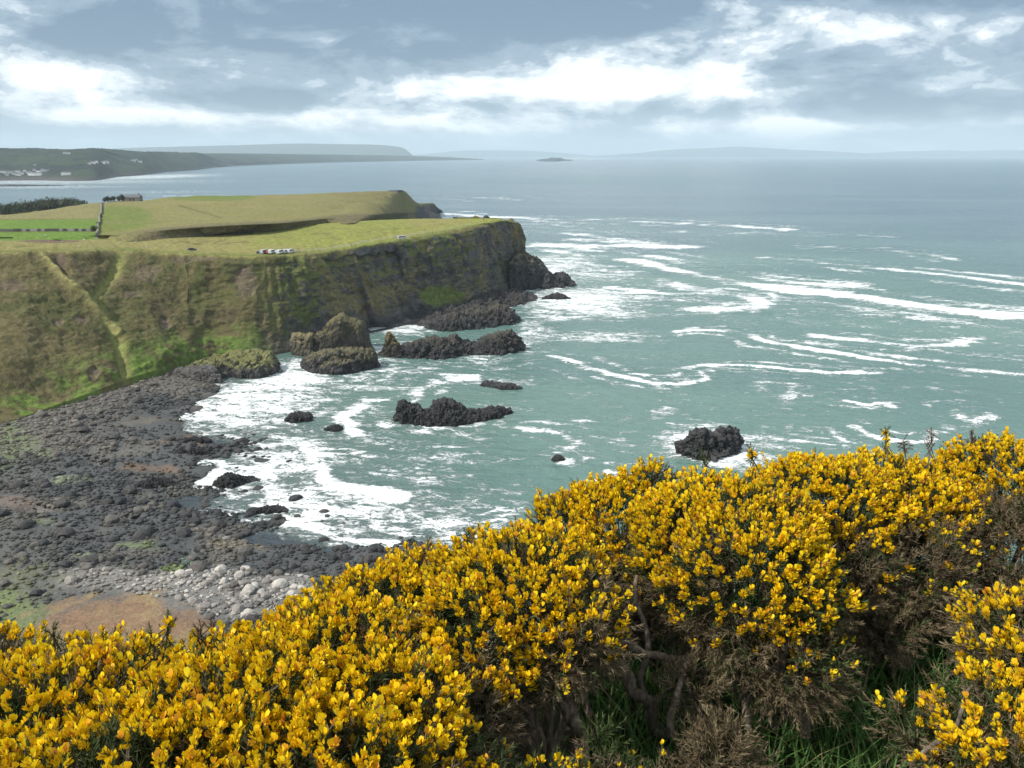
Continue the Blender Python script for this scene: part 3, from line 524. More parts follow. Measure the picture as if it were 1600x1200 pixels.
rock('sea_rock', [(505, 670, 673), (523, 665, 675), (536, 668, 673)], 4, 'small black rock awash beside the thick white wave', .8, tint=C_rock*.7, cell=.8)
rock('sea_rock', [(752, 342, 345), (757, 338, 346), (761, 337.5, 346), (768, 342, 345)], 16, 'tiny sea rock showing just above the headland field edge', .5, tint=C_rock, cell=3)
for px0, px1, y0, hh, lab in [(95, 185, 768, 11, 'long dark boulder ridge at the left of the beach'), (180, 300, 766, 13, 'long dark boulder ridge across the middle of the beach'), (255, 345, 711, 9, 'low dark rib of rock running into the surf beside the brown weed'), (0, 70, 776, 9, 'dark rock rib at the left edge of the beach'), (385, 450, 800, 8, 'dark clump of boulders at the water edge'), (275, 330, 690, 6, 'thin rock rib in the wet upper beach')]:
    m = (px0+px1)/2
    rock('boulder_ridge', [(px0, y0-3, y0), (px0*.7+px1*.3, y0-hh*.8, y0+2), (m, y0-hh, y0+2), (px0*.25+px1*.75, y0-hh*.9, y0+1), (px1, y0-3, y0-1)], 5, lab, 1.1, tint=C_rock*.75, cell=1.0, zb=.3 if y0 > 700 else .8, skirt=-2.5)

# ------------------------------------------------------------------ stones of the beach
def ico(sub):
    import bmesh
    bm = bmesh.new(); bmesh.ops.create_icosphere(bm, subdivisions=sub, radius=1); bm.verts.ensure_lookup_table()
    V = np.array([x.co[:] for x in bm.verts]); Fc = np.array([[q.index for q in f_.verts] for f_ in bm.faces]); bm.free(); return V, Fc
IV, IF = ico(1)
def stone_shapes(n, V, s0, blk=.55):
    out = []
    for k in range(n):
        W_ = V.copy()
        for j in range(7):                     # chip flat faces off a ball
            d = np.random.default_rng(s0+k*31+j).normal(size=3); d /= np.linalg.norm(d); h = .62+.25*np.random.default_rng(s0+k*7+j).random()
            e_ = W_@d; W_ = W_-np.maximum(e_-h, 0)[:, None]*d
        out.append(W_*(1, .78, .62))
    return out
IV2, IF2 = ico(2)
N_ST = 105000
cand = np.c_[rng.uniform(-235, 70, N_ST), rng.uniform(128, 352, N_ST)]
csd = shore_sd(cand); cz = beach_z(cand, csd); CP = np.c_[cand, cz]; cX = proj(CP); cpx, cpy = cX.T
k_mead = 1-((cpx-185)/165)**2-((cpy-985)/58)**2
# upper limit of the beach: the foot of the slope
topy = np.interp(cpx, [-300, 0, 60, 130, 200, 262, 330], [760, 663, 643, 618, 592, 573, 560])
nz = fbm(CP/9., 3, 501); inview = (cpx > -60) & (cpx < 700) & (cpy > topy-4) & (cpy < 1060)
dens_ = np.where(csd > 0, .74+.6*nz, .50*np.exp(csd/9.)*(nz > -.1)); dens_ = np.where((cpx < 110) & (cpy > 890), dens_*.4, dens_)
for (cx, cy_), (rx, ry), _ in PATCH[:6]: dens_ = np.where(((cpx-cx)/rx)**2+((cpy-cy_)/ry)**2 < 1, dens_*.35, dens_)
dens_ = np.where((cpx > 180) & (cpx < 330) & (cpy > 640) & (cpy < 730), dens_*.5, dens_)
keep = inview & (rng.random(N_ST) < dens_) & (k_mead < .05+.45*nz)
CP, csd, cpx, cpy = CP[keep], csd[keep], cpx[keep], cpy[keep]; NS = len(CP)
size = np.clip(rng.lognormal(-.90, .58, NS), .2, 2.6)*np.where(csd < 0, 1.05, 1)
cols_, n1, n2 = beach_col(cpx, cpy, CP, csd); cols_ = cols_*rng.uniform(.45, 1.5, NS)[:, None]
cols_ = np.where((csd < 3)[:, None], cols_*.6, cols_)
ang = rng.uniform(0, 2*math.pi, NS)
order = np.argsort(-size*F/np.linalg.norm(CP-(0, 0, EYE), axis=1)); bigi = order[:300]; rest = order[300:]
shp = stone_shapes(8, IV, 900); VS = []; FS = []; CS = []
for k in range(8):
    ii = rest[k::8]; ca, sa = np.cos(ang[ii]), np.sin(ang[ii]); V0 = shp[k]
    X = V0[None, :, 0]*ca[:, None]-V0[None, :, 1]*sa[:, None]; Y = V0[None, :, 0]*sa[:, None]+V0[None, :, 1]*ca[:, None]; Z = np.broadcast_to(V0[None, :, 2], X.shape)
    VV = np.stack([X, Y, Z], -1)*size[ii][:, None, None]+CP[ii][:, None]; VV[..., 2] += size[ii][:, None]*.12
    off = sum(len(q) for q in VS); VS.append(VV.reshape(-1, 3)); FS.append((IF[None]+(np.arange(len(ii))*len(V0))[:, None, None]+off).reshape(-1, 3)); CS.append(np.repeat(cols_[ii], len(V0), 0))
link('shingle', mkmesh('shingle', np.vstack(VS), np.vstack(FS), M_stone, False, {'col': np.vstack(CS)}), beach, kind='stuff')
bshp = stone_shapes(6, IV2, 1900); bmesh_ = {}
tones = np.array([(.034, .034, .037), (.055, .052, .05), (.11, .10, .09), (.24, .22, .20), (.45, .42, .38)])
for n_, i in enumerate(bigi):
    tn = int(np.argmin(np.abs(tones.mean(1)-cols_[i].mean()))); kx = (n_ % 6, tn)
    if kx not in bmesh_:
        bmesh_[kx] = mkmesh('boulder', bshp[kx[0]], IF2, M_stone, False, {'col': np.broadcast_to(tones[tn], (len(IV2), 3))*(.85+.3*rng.random((len(IV2), 1)))})
    o = link('boulder', bmesh_[kx], beach, (CP[i, 0], CP[i, 1], CP[i, 2]+size[i]*.15)); o.rotation_euler = (0, 0, ang[i]); o.scale = (size[i],)*3

# ------------------------------------------------------------------ far shores
def farland(name, cols, Yf, depth, tint, amp, zfoot=0, nu=260, nv=40, pos=None, seed=0, prof=.8):
    # cols: px, skyline py ; foot follows the waterline py or a distance
    cols = np.array(cols, float); kx = np.linspace(0, len(cols)-1, nu); cc = resamp(cols, nu, kx)
    if cols.shape[1] > 2: Pf = unp(cc[:, 0], cc[:, 2], 0)
    else: Pf = unY(cc[:, 0], np.full(nu, 300.), np.full(nu, Yf)); Pf[:, 2] = 0
    D = depth*np.ones(nu); Pk = unY(cc[:, 0], cc[:, 1], Pf[:, 1]+D); wv = np.linspace(0, 1, nv)
    G = np.empty((nu, nv, 3)); G[..., 1] = Pf[:, None, 1]+D[:, None]*wv[None]; G[..., 0] = (Pf[:, 0]/Pf[:, 1])[:, None]*G[..., 1]; G[..., 2] = Pk[:, None, 2]*(wv**prof)[None]
    G[..., 2] += amp*fbm(G/(depth*.12), 4, seed+601)*np.sin(math.pi*wv)[None]+amp*.35*fbm(G/(depth*.03), 3, seed+603)*sst(wv, 0, .2)[None]
    G[:, 0, 2] = -3; bk = G[:, -1:].copy(); bk[..., 1] += depth; bk[..., 2] = -3
    G = np.concatenate([G, bk], 1); c = tint(G, seed) if callable(tint) else np.broadcast_to(np.array(tint), G.shape)
    o = link(name, mkmesh(name, G, grid_faces(nu, nv+1), M_farland, True, {'col': np.clip(c, .01, .9)}), kind='structure')
    return G[:, :-1].reshape(-1, 3)
def coast_col(G, s):
    n1 = fbm(G/260., 4, s+11); n2 = fbm(G/70., 4, s+13); f1, ed, idv = worley(G*(1/150., 1/300., 0), s+3)
    c = mixc(np.broadcast_to((.026, .038, .024), G.shape), (.038, .055, .026), sst(idv, .35, .6)*.8); c = mixc(c, (.016, .021, .018), sst(n1+.4*n2, .1, .5)); c = mixc(c, (.03, .045, .025), np.exp(-(ed/.05)**2)*.7)
    c = mixc(c, (.075, .065, .06), sst(G[..., 2], 18, 8)); return c
FC = farland('far_coast', [(-260, 232, 290), (-100, 231, 286), (0, 231.5, 282.5), (60, 231.5, 282), (110, 233, 283), (150, 231.5, 282), (180, 233, 277), (220, 236.5, 274), (260, 237, 269), (290, 238, 267), (312, 239, 265), (322, 243, 263.5), (330, 255, 262)], 0, 900, coast_col, 9, nu=300, nv=44, prof=.75)
FCX = proj(FC)
farland('low_coast', [(250, 238.5, 266), (320, 239.5, 262), (400, 240, 258), (480, 241, 255), (560, 242, 253), (640, 243.5, 251.5), (700, 245.5, 250.6), (745, 248, 250.2), (756, 249.6, 250)], 0, 1500, coast_col, 5, nu=260, nv=24, seed=20, prof=.5)
farland('distant_headland', [(140, 236), (190, 232), (260, 229.5), (330, 228), (400, 226), (470, 224.3), (530, 225), (590, 226), (620, 228.5), (634, 232), (641, 238), (643, 242)], 21000, 2000, (.05, .065, .04), 10, nu=200, nv=16, seed=40, prof=.45)
farland('distant_mountain', [(930, 243.7), (990, 239.4), (1020, 235.8), (1060, 232.9), (1110, 231.1), (1145, 229.0), (1180, 230.4), (1230, 233.6), (1290, 236.2), (1340, 239.4), (1380, 243.4)], 36500, 3000, (.05, .065, .045), 18, nu=200, nv=16, seed=50, prof=.6)
farland('distant_mountain', [(1290, 243.7), (1340, 240.1), (1400, 236.5), (1440, 235.8), (1475, 234.7), (1500, 235.8), (1540, 234.9), (1570, 234.4), (1640, 236.5), (1750, 238.0)], 39000, 3000, (.05, .065, .045), 18, nu=160, nv=14, seed=60, prof=.6)
farland('distant_mountain', [(630, 243.7), (670, 240.1), (720, 235.8), (780, 234.7), (840, 236.5), (890, 240.1), (930, 243.7)], 39500, 3000, (.05, .065, .045), 15, nu=120, nv=14, seed=70, prof=.6)
rock('island', [(838, 250.4, 251.6), (848, 248.4, 252), (858, 247.4, 252.2), (862, 246.0, 252.2), (868, 246.8, 252.2), (876, 246.6, 252), (880, 248.8, 251.6), (888, 249.4, 251.3), (895, 250.2, 251.1)], 260, 'small dark hump backed island far out on the open sea', .25, nv=24, tint=np.array((.03, .032, .03)), cell=24, category='island')
rock('skerry', [(-20, 288.6, 291), (20, 288.2, 291.4), (55, 288.8, 291), (98, 289.6, 290.4)], 60, 'thin dark strip of rocks off the far shore', .2, nv=14, tint=C_rock, cell=9, category='rocks')

# ------------------------------------------------------------------ houses on the far shore
M_white = plain('white_render', (.62, .61, .59)); M_slate = plain('slate_roof', (.12, .125, .14)); M_glass = plain('window_glass', (.03, .035, .04), .15, .5)
def house_mesh(L_, D_, Hh, roof_h):
    x, y = L_/2, D_/2; o_ = .3
    wall = [(-x, -y, -4), (x, -y, -4), (x, y, -4), (-x, y, -4), (-x, -y, Hh), (x, -y, Hh), (x, y, Hh), (-x, y, Hh), (-x, 0, Hh+roof_h), (x, 0, Hh+roof_h)]
    wf = [(0, 1, 5, 4), (1, 2, 6, 5), (2, 3, 7, 6), (3, 0, 4, 7)]; 
    me = bpy.data.meshes.new('house_wall'); me.from_pydata(wall, [], wf+[(4, 7, 8), (6, 5, 9)]); me.materials.append(M_white)
    k = .15; xr, yr = x+o_, y+o_; zr = Hh-roof_h*o_/y
    rv = [(-xr, -yr, zr+.05), (xr, -yr, zr+.05), (xr, 0, Hh+roof_h+.05), (-xr, 0, Hh+roof_h+.05), (xr, yr, zr+.05), (-xr, yr, zr+.05)]; rv2 = [(a, b, c_+.25) for a, b, c_ in rv]
    mr = bpy.data.meshes.new('house_roof'); mr.from_pydata(rv+rv2, [], [(0, 1, 2, 3), (3, 2, 4, 5), (6, 9, 8, 7), (9, 11, 10, 8), (0, 6, 7, 1), (5, 4, 10, 11), (0, 3, 9, 6), (3, 5, 11, 9), (1, 7, 8, 2), (2, 8, 10, 4)]); mr.materials.append(M_slate)
    wins = []
    for wx in np.linspace(-x*.7, x*.7, 4):
        wins.append((wx, -y-.06))
    return me, mr, wins
HM = [house_mesh(11, 7.5, 5.2, 3.0), house_mesh(22, 8, 5.4, 3.2), house_mesh(34, 10, 8.0, 3.5)]
wq = bpy.data.meshes.new('house_window'); wq.from_pydata([(-.7, 0, 0), (.7, 0, 0), (.7, 0, 1.6), (-.7, 0, 1.6), (-.7, .1, 0), (.7, .1, 0), (.7, .1, 1.6), (-.7, .1, 1.6)], [], [(0, 1, 2, 3), (0, 4, 5, 1), (3, 2, 6, 7), (0, 3, 7, 4), (1, 5, 6, 2)]); wq.materials.append(M_glass)
HS = [(4, 271, 1), (10, 274, 0), (16, 270, 1), (22, 272.5, 0), (28, 269.5, 1), (34, 272, 1), (40, 268.5, 0), (46, 270.5, 1), (53, 267.5, 0), (60, 269.5, 1), (66, 266.5, 0), (72, 267.5, 1), (50, 274, 2), (60, 273.5, 2), (30, 275, 1), (104, 273.5, 2), (103, 240, 1), (108, 240.5, 0), (146, 255, 1), (151, 254.5, 0), (161, 255.5, 1), (166, 255, 1), (208, 252, 1), (213, 251.5, 0), (218, 253.5, 1), (54, 259, 0), (140, 257, 0)]
ORD = ['first', 'second', 'third', 'fourth', 'fifth', 'sixth', 'seventh', 'eighth', 'ninth', 'tenth', 'eleventh', 'twelfth', 'thirteenth', 'fourteenth', 'fifteenth', 'sixteenth']
HS = sorted(HS); hcount = {}
for n_, (hx_, hy_, hk) in enumerate(HS):
    p = on_field(hx_, hy_, FC, FCX); e = link('white_house', None, None, p)
    if hx_ < 80 and hy_ > 262: lab = 'white house in the village row at the far shore'; g = 'village houses on the far shore'
    elif hx_ == 104 and hk == 2: lab = 'large white building alone by the far shore'; g = None
    elif hx_ > 200: lab = 'white house in the rightmost farm cluster on the far hillside'; g = 'rightmost farm cluster'
    elif hx_ > 138: lab = 'white house in the middle farm cluster on the far hillside'; g = 'middle farm cluster'
    elif hy_ < 245: lab = 'pale house near the skyline of the far hill'; g = 'pale houses on the far skyline'
    else: lab = 'lone white house on the slope above the far village'; g = None
    if g: hcount[g] = hcount.get(g, 0)+1; lab += ', '+ORD[hcount[g]-1]+' from the left'
    e['label'] = lab; e['category'] = 'house'
    if g: e['group'] = g
    e.rotation_euler = (0, 0, rng.uniform(-.35, .35)); me, mr, wins = HM[hk]; 
    link('wall', me, e); link('roof', mr, e)
    for (wx, wy) in wins: link('window', wq, e, (wx, wy, 1.2))

# ------------------------------------------------------------------ farm, wall, wood on the second terrace
M_stonewall = plain('field_stone', (.20, .19, .17), .9, .2, .4, 2); M_dark = attrmat('leaf_mass', .9, .6, .4, 1, .4, .3, .1)
bp_ = on_field(208, 313.5, H2P, H2X); fe = link('stone_barn', None, None, bp_+Vector((0, 0, -.3))); fe['label'] = 'dark stone barn beside the farm trees on the field skyline'; fe['category'] = 'barn'
me, mr, wins = house_mesh(13, 7, 3.4, 2.2); me.materials[0] = M_stonewall; link('wall', me, fe); link('roof', mr, fe)
for wx, wy in wins[1:3]: link('window', wq, fe, (wx, wy, .8))
# chimney
def boxmesh(name, x0, x1, y0, y1, z0, z1, mat):
    V = [(a, b, c_) for a in (x0, x1) for b in (y0, y1) for c_ in (z0, z1)]; me = bpy.data.meshes.new(name)
    me.from_pydata(V, [], [(0, 1, 3, 2), (4, 6, 7, 5), (0, 4, 5, 1), (2, 3, 7, 6), (0, 2, 6, 4), (1, 5, 7, 3)]); me.materials.append(mat); return me
link('chimney', boxmesh('chimney', 4.6, 5.4, -.5, .5, 4.6, 7.2, M_stonewall), fe)
def leafblob(name, rad, hgt, n, seed, colr, leaf=.5):
    r = np.random.default_rng(seed); d = r.normal(size=(n, 3)); d /= np.linalg.norm(d, axis=1)[:, None]; rr = r.random(n)**.4
    C0 = d*rr[:, None]*(rad, rad, hgt/2)*(1+.25*fbm(d*2+seed, 2, seed))[:, None]+(0, 0, hgt*.62)
    a = r.normal(size=(n, 3)); a /= np.linalg.norm(a, axis=1)[:, None]; b = np.cross(a, r.normal(size=(n, 3))); b /= np.linalg.norm(b, axis=1)[:, None]
    s = leaf*r.uniform(.6, 1.4, n)[:, None]; V = np.stack([C0-a*s-b*s*.6, C0+a*s-b*s*.6, C0+b*s], 1).reshape(-1, 3)
    return mkmesh(name, V, np.arange(len(V)).reshape(-1, 3), M_spine, False, {'col': np.repeat(np.array(colr)*r.uniform(.6, 1.4, (n, 1)), 3, 0)})
def tube(name, pts, rad, mat, sides=7, sm=3, jit=0.0, seed=0):
    pts = np.array(pts, float); n = max(6, (len(pts)-1)*sm*2); C0 = resamp(pts, n); rr = np.interp(np.linspace(0, 1, n), np.linspace(0, 1, len(rad)), rad)
    tg = np.gradient(C0, axis=0); tg /= np.linalg.norm(tg, axis=1)[:, None]+1e-9; ref = np.array((.31, .9, .27)); u = np.cross(tg, ref); u /= np.linalg.norm(u, axis=1)[:, None]; vv = np.cross(tg, u)
    an = np.linspace(0, 2*math.pi, sides, endpoint=False); ring = C0[:, None]+rr[:, None, None]*(u[:, None]*np.cos(an)[None, :, None]+vv[:, None]*np.sin(an)[None, :, None])
    if jit: ring = ring+jit*rr[:, None, None]*np.random.default_rng(seed).normal(size=ring.shape)
    V = ring.reshape(-1, 3); Fc = []
    for i in range(n-1):
        for j in range(sides): Fc.append((i*sides+j, i*sides+(j+1) % sides, (i+1)*sides+(j+1) % sides, (i+1)*sides+j))
    V = np.vstack([V, C0[:1], C0[-1:]]); 
    Fc += [(sides*n, (j+1) % sides, j, j) for j in range(sides)]; Fc += [(sides*n+1, (n-1)*sides+j, (n-1)*sides+(j+1) % sides, (n-1)*sides+(j+1) % sides) for j in range(sides)]
    me = bpy.data.meshes.new(name); me.from_pydata(V.tolist(), [], [tuple(dict.fromkeys(f_)) for f_ in Fc]); me.polygons.foreach_set('use_smooth', [True]*len(me.polygons)); me.materials.append(mat); return me
tm = tube('trunk', [(0, 0, -1), (.1, 0, 1.2), (0, .1, 3)], [.25, .18, .1], M_bark)
for n_, (tx, ty, s_) in enumerate([(164, 315.5, 1.0), (169, 315, 1.25), (174, 315.2, .9), (179, 314.6, 1.15), (185, 314.5, 1.1), (190, 314.4, 1.45), (195, 314.2, .8)]):
    e = link('farm_tree', None, None, on_field(tx, ty, H2P, H2X)); e.scale = (s_,)*3
    e['label'] = 'small dark windblown tree by the stone barn, '+ORD[n_]+' from the left'; e['category'] = 'tree'; e['group'] = 'trees beside the barn'
    link('trunk', tm, e); link('crown', leafblob('crown', 1.7, 3.6, 260, 70+n_, (.05, .06, .035), .33), e)
# dry stone walls / hedge line up the lane
for (a, b, lab) in [((151, 371), (160, 318), 'grey stone field wall running up the lane to the barn'), ((0, 361.5), (148, 361), 'thin dark field wall across the bright green field')]:
    pts = [on_field(*(np.array(a)*(1-t_)+np.array(b)*t_), H2P, H2X) for t_ in np.linspace(0, 1, 26)]
    V = []; 
    for i, p in enumerate(pts):
        hgt = 1.4+.08*random.random(); wd = .45; V += [(p.x-wd, p.y-wd, p.z-.6), (p.x+wd, p.y+wd, p.z-.6), (p.x+wd*.7, p.y+wd*.7, p.z+hgt), (p.x-wd*.7, p.y-wd*.7, p.z+hgt)]
    Fc = [(4*i+j, 4*i+(j+1) % 4, 4*i+4+(j+1) % 4, 4*i+4+j) for i in range(len(pts)-1) for j in range(4)]+[(3, 2, 1, 0), (4*len(pts)-4, 4*len(pts)-3, 4*len(pts)-2, 4*len(pts)-1)]
    me = bpy.data.meshes.new('field_wall'); me.from_pydata(V, [], Fc); me.materials.append(M_stonewall); o = link('field_wall', me, label=lab, category='wall')
for n_, (tx, ty, s_) in enumerate([(148, 361, .8), (153, 352, .5), (146, 357, .45), (158, 340, .45)]):
    e = link('hawthorn_bush', None, None, on_field(tx, ty, H2P, H2X)); e.scale = (s_,)*3; e['label'] = ['dark bush at the corner where the field walls meet', 'small dark bush half way along the lane wall', 'small bush left of the lane wall', 'small bush high up the lane wall'][n_]; e['category'] = 'bush'
    link('trunk', tm, e); link('crown', leafblob('crown', 2.4, 3.6, 220, 170+n_, (.05, .07, .03), .35), e)
# wood beyond the left fields: reads as one mass
r_ = np.random.default_rng(5); nW = 1500; wx_ = r_.uniform(-120, 133, nW); 
wY = r_.uniform(820, 900, nW); top_ = np.interp(wx_, [-120, 0, 40, 80, 115, 133], [322, 325, 319, 314, 314, 319])+r_.uniform(0, 14, nW)**1.0
pw = unY(wx_, top_, wY); dl = []; 
nl = 22; dd = r_.normal(size=(nW, nl, 3)); C0 = pw[:, None]+dd*(2.2, 2.2, 1.6); a = r_.normal(size=C0.shape)*1.0; b = r_.normal(size=C0.shape)*1.0
V = np.stack([C0, C0+a, C0+b], 2).reshape(-1, 3); cw = np.repeat(np.repeat(np.array((.05, .06, .035))[None]*r_.uniform(.6, 1.5, (nW, 1)), nl, 0), 3, 0)
wood = link('woodland', mkmesh('woodland', V, np.arange(len(V)).reshape(-1, 3), M_spine, False, {'col': cw}), kind='stuff', label='dark wood beyond the fields at the left edge', category='wood')
# the ground the wood stands on
wcol = [(-330, 336), (-120, 330), (0, 333), (40, 329), (80, 325), (115, 324), (140, 330)]; wc = resamp(np.array(wcol, float), 60); A0 = unY(wc[:, 0], wc[:, 1], np.full(60, 850.))
G = np.stack([A0*(1, 0, 0)+np.array((0, 700, -3)), A0+np.array((0, -60, -4)), A0, A0+np.array((0, 60, -2)), A0*(1, 0, 0)+np.array((0, 1050, -3))], 1)
link('wooded_hill', mkmesh('wooded_hill', G, grid_faces(60, 5), M_land, True, {'col': np.broadcast_to((.10, .10, .045), G.shape)}), kind='structure')

# ------------------------------------------------------------------ vehicles, people and sheep on the headland
M_tyre = plain('tyre_rubber', (.02, .02, .02)); M_hub = plain('wheel_metal', (.4, .4, .42), .4)
def paint(nm, c_): return plain(nm, c_, .3, .5, .05)
VP = {'white': paint('white_paint', (.62, .62, .61)), 'silver': paint('silver_paint', (.45, .47, .5)), 'dark': paint('dark_blue_paint', (.03, .04, .07)), 'red': paint('red_paint', (.30, .035, .03))}
def side_extrude(name, prof, hw, mat, taper=.86, zt=1.0):
    n = len(prof); V = []
    zmax = max(p[1] for p in prof)
    for s_ in (-1, 1):
        for (x, z) in prof: V.append((x, s_*hw*(1 if z < zt else lerp(1, taper, (z-zt)/max(zmax-zt, .01))), z))
    me = bpy.data.meshes.new(name); me.from_pydata(V, [], [tuple(range(n)), tuple(range(2*n-1, n-1, -1))]+[(i, i+n, (i+1) % n+n, (i+1) % n) for i in range(n)]); me.materials.append(mat); return me
def ring(name, r0, wd, mat, n=16):
    V = []; 
    for y in (-wd/2, wd/2):
        for k in range(n): V.append((r0*math.cos(2*math.pi*k/n), y, r0*math.sin(2*math.pi*k/n)))
    me = bpy.data.meshes.new(name); me.from_pydata(V, [], [tuple(range(n)), tuple(range(2*n-1, n-1, -1))]+[(k, k+n, (k+1) % n+n, (k+1) % n) for k in range(n)]); me.materials.append(mat); return me
tyre_m, hub_m = ring('tyre', .34, .22, M_tyre), ring('hub', .2, .24, M_hub)
CARP = [(-2.1, .35), (2.1, .35), (2.15, .7), (2.0, .9), (1.1, 1.0), (.45, 1.42), (-1.1, 1.45), (-1.8, 1.05), (-2.15, .95)]
VANP = [(-2.6, .4), (2.6, .4), (2.65, .9), (2.4, 1.15), (1.8, 1.95), (1.4, 2.1), (-2.5, 2.12), (-2.62, 1.8)]
VM = {}
def vehicle(kind, colr, px, py, rz, label, group=None):
    e = link('minibus' if kind == 'van' else 'car', None, None, on_field(px, py)+Vector((0, 0, .05))); e.rotation_euler = (0, 0, rz); e['label'] = label; e['category'] = 'minibus' if kind == 'van' else 'car'
    if group: e['group'] = group
    prof = VANP if kind == 'van' else CARP; hw = .98 if kind == 'van' else .86
    if (kind, colr) not in VM:
        if kind == 'van': wp = [(1.95, 1.2), (1.5, 1.85), (-2.3, 1.85), (-2.3, 1.2)]; zt = 1.1
        else: wp = [(1.0, 1.02), (.42, 1.36), (-1.05, 1.38), (-1.6, 1.04)]; zt = .95
        fw = [(1.98, 1.2), (1.78, 1.93)] if kind == 'van' else [(1.08, 1.02), (.5, 1.4)]
        dx = .1; n_ = 4; me2 = bpy.data.meshes.new('windscreen'); (xa, za), (xb, zb_) = fw; w1, w2 = hw*.88, hw*.78
        if kind == 'van': xa, xb = xa+.38, xb+.07
        else: xa += .06; xb += .05
        me2.from_pydata([(xa, -w1, za), (xa, w1, za), (xb, w2, zb_), (xb, -w2, zb_), (xa-.3, -w1, za), (xa-.3, w1, za), (xb-.3, w2, zb_), (xb-.3, -w2, zb_)], [], [(0, 1, 2, 3), (0, 4, 5, 1), (3, 2, 6, 7), (0, 3, 7, 4), (1, 5, 6, 2), (4, 7, 6, 5)]); me2.materials.append(M_glass)
        VM[kind, colr] = (side_extrude('body', prof, hw, VP[colr], .84, zt), side_extrude('side_windows', wp, hw*1.0, M_glass, .9, zt), me2)
    b_m, w_m, s_m = VM[kind, colr]; link('body', b_m, e); link('side_windows', w_m, e); link('windscreen', s_m, e)
    ax = 1.7 if kind == 'van' else 1.3
    for X in (-ax, ax):
        for Y in (-1, 1):
            wl = link('wheel', tyre_m, e, (X, Y*(hw-.08), .34)); link('hub', hub_m, wl)
rowv = [('car', 'dark', 406), ('van', 'silver', 412.5), ('car', 'red', 419), ('van', 'white', 425), ('car', 'silver', 431.5), ('van', 'white', 438.5), ('van', 'white', 446), ('van', 'white', 453.5)]
vl = ['dark blue car at the left end of the row of vehicles on the cliff top', 'silver minibus second from the left in the cliff top row', 'red car third from the left in the cliff top row', 'white minibus beside the red car in the cliff top row', 'silver car in the middle of the cliff top row', 'white minibus just right of the silver car in the cliff top row', 'white minibus second from the right in the cliff top row', 'white minibus at the right end of the cliff top row']
for (k_, c_, x_), lb in zip(rowv, vl): vehicle(k_, c_, x_, 396.4-.012*(x_-406), 1.32, lb, 'vehicles in a row on the cliff top')
vehicle('car', 'dark', 301, 391.3, .2, 'dark car alone on the grass left of the row of vehicles')
vehicle('van', 'white', 627.5, 375.0, .5, 'white minibus alone on the cliff path towards the point')
# a standing walker grown from a skeleton
def skinned(name, verts, edges, rad, mat, root=0, sub=1):
    me = bpy.data.meshes.new(name+'_skel'); me.from_pydata(verts, edges, []); o = bpy.data.objects.new(name, me); COL.objects.link(o)
    o.modifiers.new('s', 'SKIN'); 
    for i, d in enumerate(me.skin_vertices[0].data): d.radius = (rad[i], rad[i]*.85); d.use_root = (i == root)
    o.modifiers.new('u', 'SUBSURF').levels = sub
    dg = bpy.context.evaluated_depsgraph_get(); dg.update(); m2 = bpy.data.meshes.new_from_object(o.evaluated_get(dg)); bpy.data.objects.remove(o); bpy.data.meshes.remove(me); m2.name = name; m2.materials.clear(); m2.materials.append(mat)
    m2.polygons.foreach_set('use_smooth', [True]*len(m2.polygons)); return m2
pv = [(0, 0, .95), (0, 0, 1.2), (0, 0, 1.42), (0, -.02, 1.54), (0, -.03, 1.66), (.1, 0, .9), (.11, -.05, .5), (.12, .05, .06), (.13, -.14, .04), (-.1, 0, .9), (-.11, .08, .5), (-.12, .14, .06), (-.13, -.03, .04), (.19, 0, 1.38), (.26, 0, 1.1), (.25, -.1, .86), (-.19, 0, 1.38), (-.26, .02, 1.1), (-.25, -.08, .86)]
pe = [(0, 1), (1, 2), (2, 3), (3, 4), (0, 5), (5, 6), (6, 7), (7, 8), (0, 9), (9, 10), (10, 11), (11, 12), (2, 13), (13, 14), (14, 15), (2, 16), (16, 17), (17, 18)]
pr_ = [.16, .15, .14, .06, .10, .10, .07, .045, .04, .10, .07, .045, .04, .07, .05, .035, .07, .05, .035]
cloth = {'dark': plain('dark_clothes', (.03, .035, .05)), 'red': plain('red_clothes', (.28, .04, .04)), 'pale': plain('pale_clothes', (.5, .47, .42))}
PM = {k: skinned('person', pv, pe, pr_, m) for k, m in cloth.items()}
for px_, py_, ck, lab in [(549.5, 387.2, 'dark', 'left one of two walkers in dark clothes near the cliff edge'), (556, 386.4, 'dark', 'right one of two walkers in dark clothes near the cliff edge'), (622.5, 376.2, 'pale', 'walker in pale clothes just left of the lone white minibus'), (676, 363.8, 'dark', 'walker in dark clothes on the cliff path half way to the point'), (678.5, 363.6, 'pale', 'walker in pale clothes on the cliff path half way to the point'), (733, 349.5, 'pale', 'walker in pale clothes on the path below the point'), (755.5, 345.2, 'dark', 'walker in dark clothes at the end of the path on the point'), (757.5, 345.0, 'red', 'walker in red at the end of the path on the point'), (421.5, 397.4, 'red', 'person in red standing by the row of vehicles'), (416, 397.4, 'dark', 'person in dark clothes standing by the row of vehicles')]:
    o = link('person', PM[ck], None, on_field(px_, py_)); o.rotation_euler = (0, 0, rng.uniform(0, 6)); o['label'] = lab; o['category'] = 'person'
M_wool = plain('sheep_wool', (.55, .53, .48), .95, .1, .15, 9)
sv = [(0, -.45, .62), (0, 0, .68), (0, .4, .68), (0, .62, .82), (0, .8, .8), (.13, -.4, .35), (.13, -.42, .03), (-.13, -.4, .35), (-.13, -.42, .03), (.13, .35, .35), (.13, .36, .03), (-.13, .35, .35), (-.13, .36, .03)]
SM = skinned('sheep', sv, [(0, 1), (1, 2), (2, 3), (3, 4), (0, 5), (5, 6), (0, 7), (7, 8), (2, 9), (9, 10), (2, 11), (11, 12)], [.24, .3, .25, .12, .09, .07, .05, .07, .05, .07, .05, .07, .05], M_wool, 1)
